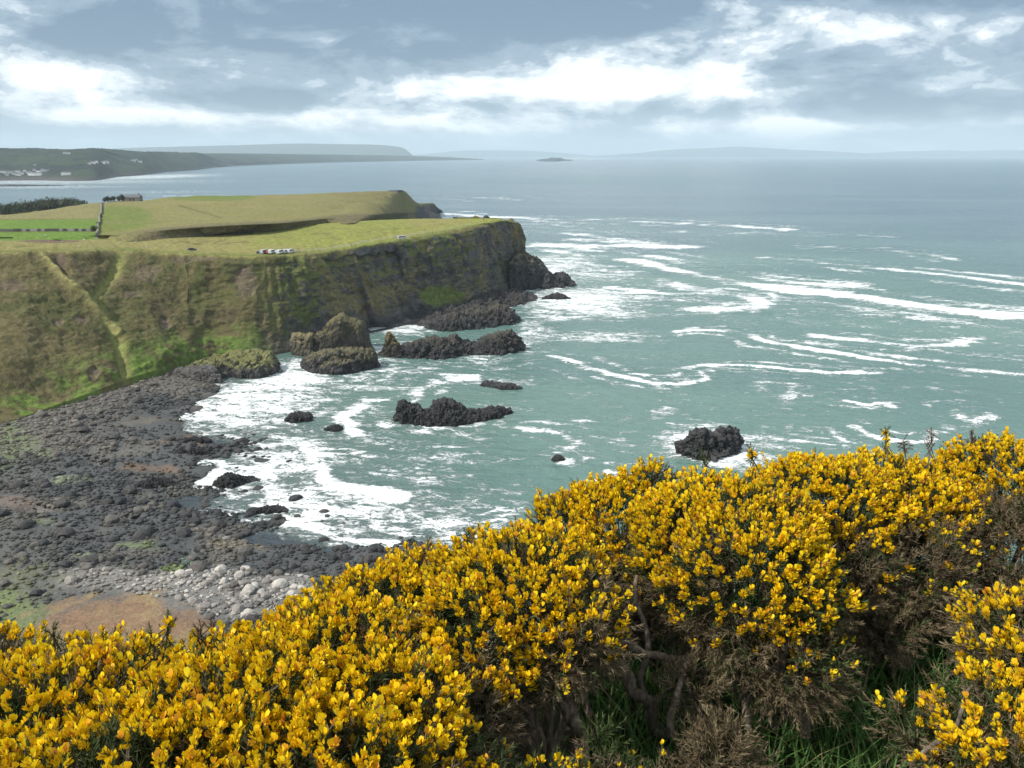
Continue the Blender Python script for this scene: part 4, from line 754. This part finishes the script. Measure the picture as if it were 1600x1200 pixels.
scount = {1: 0, 2: 0}
for n_, (px_, py_, S_) in enumerate(sorted([(122.5, 386.5, 1), (229.5, 386.5, 1), (98, 379, 1), (132, 376, 1), (50, 349.5, 2), (98, 351, 2), (70, 369, 2), (188, 380.5, 1), (210, 380, 1), (30, 346.5, 2)])):
    scount[S_] += 1
    o = link('sheep', SM, None, on_field(px_, py_) if S_ == 1 else on_field(px_, py_, H2P, H2X)); o.rotation_euler = (0, 0, rng.uniform(0, 6)); o.scale = (.95,)*3
    o['label'] = 'white sheep grazing on the rough grass near the slope edge' if S_ == 1 else 'white sheep in the bright green field beside the lane'; o['label'] += ', '+ORD[scount[S_]-1]+' from the left'; o['category'] = 'sheep'; o['group'] = 'sheep near the slope edge' if S_ == 1 else 'sheep in the bright green field'

# ------------------------------------------------------------------ gorse
def unit(a): return a/np.maximum(np.linalg.norm(a, axis=-1, keepdims=True), 1e-9)
def flower_template(open_=1.0, seed=0):
    # local frame: z out along the flower, y towards its upper side; unit length about 1
    V = []; Fc = []; K_ = []
    def petal(rows, k0, k1):
        o = len(V); n = len(rows); m = len(rows[0])
        for i, rw in enumerate(rows):
            for p in rw: V.append(p); K_.append(lerp(k0, k1, i/(n-1)))
        for i in range(n-1):
            for j in range(m-1):
                a = o+i*m+j; Fc.append((a, a+1, a+m+1)); Fc.append((a, a+m+1, a+m))
    b = .38*open_
    petal([[(-.07, .05, 0), (0, .04, 0), (.07, .05, 0)], [(-.30, .15+b*.2, .42), (0, .06+b*.3, .40), (.30, .15+b*.2, .42)], [(-.44, .22+b*.7, .78), (0, .14+b*.8, .78), (.44, .22+b*.7, .78)], [(-.27, .26+b*1.15, 1.06), (0, .22+b*1.15, 1.02), (.27, .26+b*1.15, 1.06)]], .75, 1.0)   # banner
    for s in (-1, 1):                                                                                               # wings
        petal([[(s*.06, -.02, .05), (s*.09, -.12, .05)], [(s*(.16+.07*open_), .10, .45), (s*(.22+.08*open_), -.16, .42)], [(s*(.17+.12*open_), .08, .82), (s*(.24+.14*open_), -.18, .80)], [(s*(.13+.10*open_), -.02, .98), (s*(.17+.1*open_), -.12, .98)]], .7, .97)
    petal([[(-.05, -.08, .05), (0, -.14, .05), (.05, -.08, .05)], [(-.10, -.12, .45), (0, -.30, .42), (.10, -.12, .45)], [(-.05, -.10, .84), (0, -.25, .86), (.05, -.10, .84)]], .65, .88)                                                              # keel
    petal([[(-.10, .10, -.10), (.10, .10, -.10)], [(-.15, .12, .30), (.15, .12, .30)]], .35, .5); petal([[(-.10, -.10, -.10), (.10, -.10, -.10)], [(-.14, -.18, .28), (.14, -.18, .28)]], .35, .5)                                                  # calyx
    return np.array(V), np.array(Fc), np.array(K_)
def flower_simple(o):                          # the same flower with fewer faces, for the mass
    b = .38*o
    V = [(0, .04, 0), (-.30, .15+b*.2, .42), (.30, .15+b*.2, .42), (-.44, .22+b*.7, .78), (0, .14+b*.8, .74), (.44, .22+b*.7, .78), (-.25, .26+b*1.15, 1.06), (.25, .26+b*1.15, 1.06)]
    Fc = [(0, 2, 4), (0, 4, 1), (1, 4, 3), (2, 5, 4), (3, 4, 6), (4, 7, 6), (4, 5, 7)]; K_ = [.75, .85, .85, .95, .9, .95, 1, 1]
    for s in (-1, 1):
        n = len(V); V += [(s*.07, -.05, .02), (s*(.20+.07*o), .10, .55), (s*(.26+.1*o), -.16, .50), (s*(.16+.1*o), -.06, .98)]; K_ += [.7, .88, .85, .97]; Fc += [(n, n+1, n+2), (n+1, n+3, n+2)]
    n = len(V); V += [(0, -.10, .03), (-.10, -.12, .45), (0, -.30, .45), (.10, -.12, .45), (0, -.2, .86)]; K_ += [.6, .75, .75, .75, .9]; Fc += [(n, n+2, n+1), (n, n+3, n+2), (n+1, n+2, n+4), (n+2, n+3, n+4)]
    return np.array(V), np.array(Fc), np.array(K_)
FTS = [flower_simple(x) for x in (1.0, .55, 1.25, .15)]
FT = [flower_template(1.0), flower_template(.55), flower_template(1.25), flower_template(.15)]
YEL = [np.array(x) for x in ((.93, .66, .010), (.95, .71, .014), (.90, .58, .010), (.93, .65, .008), (.80, .40, .03))]
def flower_cols(K_, base):
    k = K_[:, None]; col = base[None]*np.array((1, 1, 1))*np.clip(k*1.2, 0, 1.0); col[:, 1] *= np.clip(.72+.28*K_**1.5, 0, 1)
    cal = K_ < .55; col[cal] = (.30, .22, .05); return col
FM = {}
def flower_mesh(ti, yi):
    if (ti, yi) not in FM:
        V, Fc, K_ = FT[ti]; FM[ti, yi] = mkmesh('flower', V, Fc, M_flower, True, {'col': flower_cols(K_, YEL[yi])})
    return FM[ti, yi]
CAM = np.array((0, 0, EYE))
def frames(z, r):                              # orthonormal frames with given z axes
    a = unit(np.cross(z, r.normal(size=z.shape))); return a, np.cross(z, a)
def shoots_mesh(name, P0, D, Ln, cols, r, nn, nlen, nwid, tipcol=None, stem=True):
    S = len(P0); a, b = frames(D, r)
    t = (np.arange(nn)[None]+r.random((S, nn)))/nn*.96+.04; ph = r.uniform(0, 2*math.pi, (S, nn))
    base = P0[:, None]+D[:, None]*(t*Ln[:, None])[..., None]
    rad = np.cos(ph)[..., None]*a[:, None]+np.sin(ph)[..., None]*b[:, None]
    dr = unit(rad*(1.05-.5*t)[..., None]+D[:, None]*(.45+.75*t)[..., None]+.25*r.normal(size=rad.shape))
    ln = nlen*r.uniform(.55, 1.3, (S, nn))*(1.1-.45*t); sd_ = unit(np.cross(dr, r.normal(size=dr.shape)))*(nwid*.5)
    V = np.stack([base-sd_, base+sd_, base+dr*ln[..., None]], 2).reshape(-1, 3)
    cn = cols[:, None]*r.uniform(.65, 1.35, (S, nn, 1)); cv = np.repeat(cn.reshape(-1, 3), 3, 0); cv[2::3] = cv[2::3]*1.15 if tipcol is None else lerp(cv[2::3], np.array(tipcol), .5)
    Fc = np.arange(len(V)).reshape(-1, 3)
    if stem:
        w_ = .0022; s1 = np.stack([P0-D*.04-a*w_, P0-D*.04+a*w_, P0+D*Ln[:, None]], 1); s2 = np.stack([P0-D*.04-b*w_, P0-D*.04+b*w_, P0+D*Ln[:, None]], 1)
        SV = np.stack([s1, s2], 1).reshape(-1, 3); Fc = np.vstack([Fc, np.arange(len(SV)).reshape(-1, 3)+len(V)]); V = np.vstack([V, SV]); cv = np.vstack([cv, np.repeat(cols*.7, 6, 0)])
    return V, Fc, cv
class Acc:
    def __init__(s): s.V = []; s.F = []; s.C = []; s.n = 0
    def add(s, V, Fc, C): s.V.append(V); s.F.append(Fc+s.n); s.C.append(C); s.n += len(V)
    def build(s, name, mat, parent, base, smooth=False, **kw):
        if s.n: return link(name, mkmesh(name, np.vstack(s.V)-base, np.vstack(s.F), mat, smooth, {'col': np.clip(np.vstack(s.C), .003, .95)}), parent, **kw)
SG = 1.15
def gorse(lobes, branches, label, seed, root, dead=.35, name='gorse_bush', cat='bush', flower_gain=1.0, group=None):
    # lobes: px, py, depth, rx px, rz px, depth radius (m), flower cover 0..1, dryness 0..1
    r = np.random.default_rng(seed); base = und(*root[:2], root[2]*SG); base[2] = float(ground_z(np.array(base[0]), np.array(base[1])))
    e = link(name, None, None, base, label=label, category=cat)
    if group: e['group'] = group
    Lb = []
    for (px, py, d, rx, rz, ry, fl, dry) in lobes:
        d = d*SG; th_ = PITCH+math.atan((py-600)/F); rpx = ry*SG*F/d; ext = math.hypot(rz*math.cos(th_), rpx*math.sin(th_)); py = py+(ext-rz)*.9+.05*SG*F/d; c0 = und(px, py, d); Lb.append((c0, np.array((rx*d/F, ry*SG, rz*d/F)), fl, dry))
    green, brown_, stuff = Acc(), Acc(), Acc(); FL = []
    for li, (c0, rd, fl, dry) in enumerate(Lb):
        area = 4*math.pi*((rd[0]*rd[1])**1.6/3+(rd[0]*rd[2])**1.6/3+(rd[1]*rd[2])**1.6/3)**(1/1.6)
        for shell, (sc, spac) in enumerate(((1.0, .0255), (.82, .041), (.60, .056))):
            n = int(area*sc*sc/spac**2); d = unit(r.normal(size=(n, 3))); 
            lump = 1+.16*fbm(d*2.3+li*7+seed, 3, seed+li)+.07*fbm(d*7+seed, 2, seed+li+3)
            P0 = c0+d*rd*sc*lump[:, None]*(.98 if shell == 0 else .92); Nn = unit(d/rd)
            ok = np.ones(n, bool)
            for lj, (c1, r1, _, _) in enumerate(Lb):
                if lj != li: ok &= (((P0-c1)/(r1*(.86 if shell == 0 else .5)))**2).sum(1) > 1
            ok &= ((P0-CAM)*Nn).sum(1) < (.35 if shell == 0 else .8)*np.linalg.norm(P0-CAM, axis=1)          # the far back of a bush needs no spines
            ok &= P0[:, 2] > ground_z(P0[:, 0], P0[:, 1])-.02
            P0, Nn = P0[ok], Nn[ok]; n = len(P0)
            if not n: continue
            up = np.array((0, 0, 1.)); D = unit(Nn*.95+up*.30+.25*r.normal(size=(n, 3))); Ln = r.uniform(.035, .066, n)*SG
            patch = fbm(P0*5.5, 3, seed+50); under = sst(Nn[:, 2], .25, -.25)
            pd = np.clip(dry+.75*under+.30*patch*(dry > .05), 0, 1)
            isdry = r.random(n) < pd
            gcol = lerp(np.array((.034, .056, .016)), np.array((.075, .100, .038)), r.random((n, 1))); bcol = lerp(np.array((.085, .064, .036)), np.array((.26, .205, .12)), r.random((n, 1))**1.5)
            if shell == 0:
                g = ~isdry
                # some long clean shoots stand proud
                lead = (r.random(n) < .02) & (Nn[:, 2] > .3) & g; Ln = np.where(lead, Ln*1.7, Ln)
                if g.any(): green.add(*shoots_mesh('s', P0[g], D[g], Ln[g], gcol[g], r, 28, .020*SG, .0028*SG, (.15, .17, .06)))
                if isdry.any(): brown_.add(*shoots_mesh('s', P0[isdry], D[isdry], Ln[isdry]*1.1, bcol[isdry], r, 26, .022*SG, .0026*SG, (.26, .20, .12)))
                # flowers
                clump = sst(fbm(P0*9., 3, seed+70), -1.05, -.35); pf = clump*np.clip(fl*flower_gain*(.18+1.5*sst(Nn[:, 2]*.95-.25*Nn[:, 1]+.32*patch, -.12, .42))+.25*patch*(fl > .3), 0, 1)*(1-.8*under)*np.where(isdry, .15, 1)
                pf = np.where(((P0-CAM)*Nn).sum(1) > .12*np.linalg.norm(P0-CAM, axis=1), 0, pf); pick = np.nonzero(r.random(n) < pf)[0]
                for i in pick:
                    k = r.integers(6, 11) if fl > .35 else r.integers(2, 5)
                    tt = r.uniform(.45, 1.04, k); ph = r.uniform(0, 2*math.pi)+np.arange(k)*2.4
                    a, b = frames(D[i][None], r); rad = np.cos(ph)[:, None]*a+np.sin(ph)[:, None]*b
                    fz = unit(rad*.7+D[i][None]*(.45+.5*tt)[:, None]+up*.25+.12*r.normal(size=(k, 3))); pos = P0[i]+D[i]*(tt*Ln[i])[:, None]+rad*.004
                    fy = unit(up*1.0+.35*D[i]-fz*((up*1.0+.35*D[i])*fz).sum(1, keepdims=True)+.15*r.normal(size=(k, 3))); fy = unit(fy-fz*(fy*fz).sum(1, keepdims=True))
                    for j in range(k): FL.append((pos[j], fz[j], fy[j], .0124*SG*r.uniform(.5, 1.22), r.choice(4, p=(.42, .28, .18, .12)), r.choice(5, p=(.28, .26, .19, .19, .08))))
            else:
                brown_.add(*shoots_mesh('s', P0, D, Ln*1.2, np.where(r.random((n, 1)) < .5*(1-dry), gcol*.8, bcol*.8), r, 20, .030*SG, .0036*SG))
    # flowers: the nearest, best seen ones are parts of their own; the rest are one mass
    if FL:
        pos = np.array([f_[0] for f_ in FL]); fz = np.array([f_[1] for f_ in FL]); fy = np.array([f_[2] for f_ in FL]); fs = np.array([f_[3] for f_ in FL]); ft = np.array([f_[4] for f_ in FL]); fyi = np.array([f_[5] for f_ in FL]); fx = np.cross(fy, fz)
        dv = CAM-pos; dist_ = np.linalg.norm(dv, axis=1); cent = np.mean([l[0] for l in Lb], 0); outw = ((pos-cent)*dv).sum(1)/dist_
        pj = proj(pos); inside = (pj[:, 0] > 0) & (pj[:, 0] < 1600) & (pj[:, 1] < 1200)
        inside &= (pj[:, 0] > -60) & (pj[:, 0] < 1660); score = np.where((pj[:, 0] > -200) & (pj[:, 0] < 1900) & (pj[:, 1] < 1320) & ~inside, -.5, -1.); score = np.where(inside, fs/dist_*(1+outw*1.2), score); order = np.argsort(-score); top = order[:300]; rest = order[300:]
        for i in top:
            o = bpy.data.objects.new('flower', flower_mesh(int(ft[i]), int(fyi[i]))); COL.objects.link(o); o.parent = e
            M4 = Matrix(((fx[i, 0], fy[i, 0], fz[i, 0]), (fx[i, 1], fy[i, 1], fz[i, 1]), (fx[i, 2], fy[i, 2], fz[i, 2]))).to_4x4(); o.matrix_basis = Matrix.Translation(Vector(pos[i]-base)) @ M4 @ Matrix.Scale(float(fs[i]), 4)
        for ti in range(4):
            V, Fc, K_ = FTS[ti]; ii = rest[(ft[rest] == ti) & (score[rest] != -1)]
            if not len(ii): continue
            VV = pos[ii][:, None]+fs[ii][:, None, None]*(V[None, :, :1]*fx[ii][:, None]+V[None, :, 1:2]*fy[ii][:, None]+V[None, :, 2:]*fz[ii][:, None])
            cols = np.stack([flower_cols(K_, y) for y in YEL])[fyi[ii]]*r.uniform(.88, 1.06, (len(ii), 1, 1))
            stuff.add(VV.reshape(-1, 3), (Fc[None]+(np.arange(len(ii))*len(V))[:, None, None]).reshape(-1, 3), cols.reshape(-1, 3))
        stuff.build('blossom', M_flower, e, base, True, kind='stuff')
    green.build('green_spines', M_spine, e, base, kind='stuff'); brown_.build('dry_spines', M_spine, e, base, kind='stuff')
    # wood: limbs the photograph shows, then limbs from the root to each lobe
    for bi, (pts, r0, r1) in enumerate(branches):
        P3 = np.array([und(x, y, d*SG) for x, y, d in pts])-base; P3 = resamp(P3, len(P3)*2-1); P3[1:-1] += r.normal(size=P3[1:-1].shape)*.010; link('branch', tube('branch', P3, [r0*SG, (r0*.6+r1*.4)*SG*1.05, r1*SG], M_bark, 9, 5, .12, seed+bi), e)
    for li, (c0, rd, fl, dry) in enumerate(Lb):
        for k in range(2):
            q0 = np.array((r.uniform(-.06, .06), r.uniform(-.05, .1), -.03)); q3 = c0-base+rd*r.uniform(-.4, .4, 3); mid_ = q0*.5+q3*.5+np.array((r.uniform(-.08, .08), r.uniform(-.08, .08), -.08)); 
            link('branch', tube('branch', [q0, q0*.8+mid_*.3+np.array((0, 0, .03)), mid_, q3], [.016*SG, .011*SG, .005*SG], M_bark, 7, 3, .08, seed+40+li*3+k), e)
    return e, len(FL)
NF = 0
def G_(*a, **k):
    global NF; e, n = gorse(*a, **k); NF += n; return e
#   px    py   depth  rx   rz   ry   flower dry
G_([(-170, 1130, 1.55, 170, 100, .26, .8, .1), (70, 1110, 1.55, 190, 110, .28, .80, .10), (330, 1120, 1.50, 190, 110, .26, .95, .05), (200, 1200, 1.30, 230, 90, .2, .85, .1), (470, 1190, 1.35, 190, 90, .2, .9, .05)],
   [], 'nearest gorse bush covered in yellow flowers in the bottom left corner', 1001, (250, 1330, 1.5))
G_([(60, 1058, 2.10, 120, 58, .22, .60, .30), (200, 1060, 2.10, 130, 56, .24, .55, .35), (330, 1052, 2.05, 120, 62, .24, .75, .15), (-200, 1060, 2.2, 130, 66, .24, .7, .2), (-60, 1050, 2.2, 110, 66, .24, .6, .3)],
   [], 'sparser gorse bush with brown patches at the left edge above the nearest bush', 1013, (150, 1180, 2.2))
G_([(520, 1030, 1.85, 150, 100, .26, .95, .03), (480, 1008, 2.15, 105, 68, .25, .9, .05), (590, 1110, 1.62, 120, 100, .22, .75, .15), (600, 955, 2.35, 105, 68, .25, .9, .06), (665, 905, 2.55, 85, 46, .22, .8, .12), (540, 942, 2.45, 70, 42, .2, .85, .05)],
   [], 'dense yellow gorse bush left of the round central mound', 1027, (560, 1230, 1.95))
G_([(820, 912, 2.15, 125, 90, .26, 1.0, .05), (745, 985, 2.02, 75, 95, .2, .9, .1), (875, 915, 2.10, 85, 60, .2, .5, .5), (770, 873, 2.4, 85, 46, .2, .95, .04), (715, 1090, 1.82, 65, 70, .14, .4, .55)],
   [([(905, 1190, 1.98), (893, 1135, 1.98), (880, 1085, 1.98), (855, 1040, 2.0), (820, 985, 2.08), (800, 930, 2.15)], .018, .010), ([(1040, 1150, 2.27), (1012, 1105, 2.25), (975, 1050, 2.22), (930, 1015, 2.2), (890, 995, 2.2), (850, 930, 2.22)], .018, .009), ([(1012, 1120, 2.26), (1008, 1060, 2.28), (1008, 985, 2.3), (995, 900, 2.4)], .010, .006), ([(1075, 1030, 2.3), (1030, 1026, 2.2), (990, 1012, 2.15), (950, 990, 2.15), (915, 950, 2.15), (890, 900, 2.15)], .010, .008), ([(915, 1035, 2.2), (890, 1060, 2.15), (868, 1055, 2.1), (850, 1030, 2.1)], .016, .012), ([(830, 1150, 2.0), (825, 1090, 2.02), (820, 1040, 2.05)], .012, .008), ([(790, 1075, 2.1), (770, 1060, 2.1), (800, 1130, 2.0)], .006, .004), ([(920, 1120, 2.3), (910, 1060, 2.3), (930, 1010, 2.3), (900, 980, 2.3)], .012, .009)],
   'round central gorse mound in full yellow flower above twisted bare trunks', 1031, (880, 1150, 2.05))
G_([(965, 800, 2.85, 95, 55, .26, .9, .1), (1015, 762, 3.0, 42, 44, .14, .95, .05), (895, 815, 2.8, 65, 45, .2, .85, .1), (1000, 850, 2.7, 60, 55, .2, .5, .6), (965, 905, 2.75, 60, 40, .15, .05, .95)],
   [([(985, 960, 2.6), (980, 900, 2.65), (970, 850, 2.7)], .012, .008), ([(930, 990, 2.5), (945, 940, 2.55), (985, 900, 2.6)], .008, .005)], 'gorse bush with a raised tip on the ridge behind the central mound', 1049, (960, 1060, 2.7))
G_([(1140, 800, 2.60, 120, 66, .26, .95, .06), (1075, 835, 2.55, 75, 66, .22, .9, .1), (1170, 890, 2.35, 125, 95, .24, .9, .10), (1215, 960, 2.28, 85, 70, .2, .35, .55), (1095, 905, 2.42, 75, 45, .14, .15, .85), (1250, 985, 2.3, 38, 28, .08, .12, .85)],
   [([(1258, 1150, 2.22), (1248, 1105, 2.2), (1235, 1068, 2.2), (1200, 1045, 2.2), (1180, 980, 2.25)], .014, .008), ([(1052, 1150, 2.1), (1050, 1105, 2.1), (1065, 1080, 2.12), (1075, 1030, 2.2)], .010, .007), ([(1170, 1140, 2.2), (1175, 1060, 2.25), (1170, 990, 2.3)], .012, .008), ([(1240, 1080, 2.25), (1215, 1020, 2.3), (1180, 960, 2.35)], .016, .010)],
   'large gorse bush right of centre with flowers hanging over a brown underside', 1061, (1180, 1120, 2.35))
G_([(1290, 765, 2.85, 95, 56, .25, .95, .05), (1385, 765, 2.95, 95, 54, .25, .9, .08), (1310, 850, 2.7, 80, 60, .2, .4, .6), (1410, 850, 2.75, 90, 62, .22, .18, .85), (1350, 910, 2.65, 70, 45, .2, .03, .95)],
   [([(1310, 978, 2.55), (1345, 955, 2.55), (1368, 925, 2.6), (1372, 890, 2.65)], .012, .008), ([(1420, 960, 2.7), (1410, 910, 2.72), (1400, 870, 2.75)], .010, .006), ([(1300, 1000, 2.6), (1290, 940, 2.62), (1300, 890, 2.66)], .01, .006)], 'wide flowering gorse bush with brown bare skirts on the right of the ridge', 1073, (1350, 1010, 2.75))
G_([(1490, 765, 3.0, 95, 48, .24, .9, .08), (1570, 740, 3.0, 75, 62, .24, .95, .08), (1500, 830, 2.85, 80, 55, .2, .35, .7), (1580, 830, 2.8, 80, 70, .2, .1, .9), (1520, 890, 2.75, 70, 40, .2, .03, .95), (1670, 770, 2.9, 85, 70, .22, .85, .15), (1790, 775, 2.9, 100, 75, .24, .85, .15), (1920, 790, 2.9, 100, 75, .24, .8, .2), (1760, 870, 2.8, 130, 65, .2, .2, .8)],
   [([(1540, 960, 2.75), (1520, 915, 2.78), (1480, 880, 2.8)], .010, .006), ([(1460, 930, 2.7), (1500, 920, 2.75), (1550, 940, 2.8)], .008, .005)], 'tallest gorse bush at the right end of the ridge', 1087, (1530, 990, 2.85))
G_([(1600, 995, 1.85, 65, 85, .16, .55, .3), (1575, 1115, 1.65, 80, 75, .15, .55, .25), (1490, 1130, 1.72, 55, 36, .09, .36, .25), (1610, 1195, 1.5, 115, 70, .15, .7, .15), (1430, 1110, 1.74, 36, 26, .06, .38, .1), (1670, 1080, 1.7, 90, 100, .18, .85, .1), (1780, 1040, 1.8, 110, 110, .22, .85, .1), (1930, 1010, 1.9, 120, 100, .24, .8, .15)],
   [([(1430, 1190, 1.6), (1480, 1130, 1.65), (1545, 1060, 1.75)], .005, .003)], 'shaded gorse bush with loose flowering sprays in the bottom right corner', 1097, (1600, 1330, 1.7))
G_([(690, 1200, 1.55, 110, 70, .15, .55, .2), (830, 1225, 1.65, 100, 45, .10, .3, .2), (960, 1220, 1.75, 90, 45, .10, .22, .35), (935, 1150, 1.8, 14, 30, .03, .05, .02)],
   [], 'low straggly gorse growth with few flowers at the bottom centre', 1103, (830, 1330, 1.75), flower_gain=.8)
G_([(1120, 1155, 2.0, 45, 42, .08, .04, 1.0), (1100, 1215, 1.95, 60, 38, .09, .06, .95), (1155, 1185, 2.0, 28, 38, .06, .0, 1.0), (1085, 1040, 2.15, 42, 22, .06, 0., 1.0)],
   [], 'dead brown spiny gorse bush without flowers beside the shaded grass', 1117, (1110, 1260, 2.0), name='dead_gorse_bush')
# single bare sprigs standing on the ridge
for n_, (px_, py_, d_, h_, fl_) in enumerate([(1386, 712, 2.9, 40, 1), (1452, 712, 3.0, 34, 0), (1415, 716, 3.0, 28, 0), (1522, 705, 3.0, 26, 0), (260, 1012, 2.1, 44, 1), (88, 1020, 2.1, 34, 2), (240, 1025, 2.1, 38, 2), (375, 1008, 2.2, 30, 1), (728, 862, 2.45, 30, 2), (665, 880, 2.5, 32, 0), (1103, 742, 2.65, 34, 2), (310, 1010, 2.15, 26, 0), (332, 1004, 2.2, 24, 0), (1178, 730, 2.7, 26, 1)]):
    r = np.random.default_rng(3000+n_); b0 = und(px_, py_, d_*SG); tp = und(px_+r.uniform(-5, 5), py_-h_, d_*SG); ax_ = tp-b0; Lh = np.linalg.norm(ax_); ns = 9
    tt = np.linspace(.15, 1, ns); P0 = b0+ax_*tt[:, None]; D = unit(unit(ax_)[None]*.9+r.normal(size=(ns, 3))*.55); Ln = np.full(ns, .03*SG)*r.uniform(.7, 1.4, ns)*(1.3-tt*.6)
    colr = np.array((.12, .08, .055)) if fl_ == 0 else np.array((.06, .085, .03)); acc = Acc(); acc.add(*shoots_mesh('s', P0, D, Ln, np.repeat(colr[None], ns, 0)*r.uniform(.7, 1.3, (ns, 1)), r, 26, .015*SG, .002*SG))
    e = link('gorse_sprig', None, None, b0-unit(ax_)*.05); e['category'] = 'sprig'
    e['label'] = ['green flowering sprig rising from the ridge against the sea right of centre', 'tallest bare brown sprig against the sea near the right end of the ridge', 'bare brown sprig left of the tallest bare sprig on the ridge', 'short bare brown sprig just left of the tallest bush', 'flowering sprig in front of the orange meadow', 'dark green sprig at the left edge below the meadow', 'upright dark green sprig below the orange meadow', 'yellow tipped sprig at the right side of the meadow', 'dark green sprig on the ridge left of the central mound', 'bare reddish sprig on the ridge against the dark beach', 'dark green sprig in front of the split boulder rock', 'bare brown sprig right of the flowering sprig by the pale stones', 'second bare brown sprig by the pale stones', 'short yellow tipped sprig right of the split boulder rock'][n_]
    bb = np.array(e.location); link('stem', tube('stem', [b0-bb-unit(ax_)*.05, b0-bb+ax_*.5+r.normal(size=3)*.003, tp-bb], [.003, .0025, .0012], M_bark, 6, 3), e); acc.build('spines', M_spine, e, bb, kind='stuff')
    if fl_ == 1:
        for k in range(9):
            p = b0+ax_*r.uniform(.45, 1.0)-bb; fz = unit(r.normal(size=3)+np.array((0, 0, .6))); fy = unit(np.cross(fz, r.normal(size=3))); fx = np.cross(fy, fz); o = link('flower', flower_mesh(k % 4, k % 4), e)
            o.matrix_basis = Matrix.Translation(Vector(p+fz*.004)) @ Matrix(((fx[0], fy[0], fz[0]), (fx[1], fy[1], fz[1]), (fx[2], fy[2], fz[2]))).to_4x4() @ Matrix.Scale(.0155*SG, 4)
print('flowers', NF)
# ------------------------------------------------------------------ grass in the hollow
def blades(n, x0, x1, y0, y1, h0, h1, col0, col1, seed, wid=.0035, lean=(0, 0), dens=None):
    r = np.random.default_rng(seed); x = r.uniform(x0, x1, n); y = r.uniform(y0, y1, n); z = ground_z(x, y); keep = np.ones(n, bool) if dens is None else dens(x, y, r)
    x, y, z = x[keep], y[keep], z[keep]; n = len(x); h = r.uniform(h0, h1, n); a = r.uniform(0, 2*math.pi, n); bend = r.uniform(.25, .95, n)*h
    dx, dy = np.cos(a)*bend+lean[0]*h, np.sin(a)*bend+lean[1]*h; wx, wy = -np.sin(a)*wid, np.cos(a)*wid; B0 = np.stack([x, y, z-.01], -1); o = np.stack([wx, wy, wx*0], -1); segs = []
    for t in (0, .35, .7, 1.0):
        c0 = B0+np.stack([dx*t**1.8, dy*t**1.8, h*(t-.32*t*t*np.clip(bend/h, 0, 1))], -1); k = (1-t**2)*1.0+.05; segs += [c0-o*k, c0+o*k]
    V = np.stack(segs, 1); Fc = np.array([(0, 1, 3, 2), (2, 3, 5, 4), (4, 5, 7, 6)])[None]+(np.arange(n)*8)[:, None, None]
    c = lerp(np.array(col0), np.array(col1), r.random((n, 1)))*r.uniform(.7, 1.3, (n, 1)); return V.reshape(-1, 3), Fc.reshape(-1, 4), np.repeat(c, 8, 0)
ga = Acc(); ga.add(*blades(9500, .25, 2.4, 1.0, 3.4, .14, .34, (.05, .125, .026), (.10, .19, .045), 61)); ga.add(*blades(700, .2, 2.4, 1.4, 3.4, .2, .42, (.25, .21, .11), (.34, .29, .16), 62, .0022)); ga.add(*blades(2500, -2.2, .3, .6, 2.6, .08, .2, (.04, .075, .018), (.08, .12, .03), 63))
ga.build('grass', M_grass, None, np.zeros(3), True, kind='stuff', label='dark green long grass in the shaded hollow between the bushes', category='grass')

# ------------------------------------------------------------------ sea air
hz = boxmesh('haze', -120000, 120000, -1500, 47000, -9, 900, None); hz.materials.clear()
m = bpy.data.materials.new('sea_haze'); m.use_nodes = True; m.node_tree.nodes.clear(); b = NB(m.node_tree); o_ = b.n('ShaderNodeOutputMaterial')
pvn = b.n('ShaderNodeVolumePrincipled', {'Color': (.76, .90, 1.0, 1), 'Density': 4.6e-5, 'Anisotropy': 0.0}); m.node_tree.links.new(pvn.outputs[0], o_.inputs['Volume']); hz.materials.append(m)
link('haze', hz, kind='stuff')
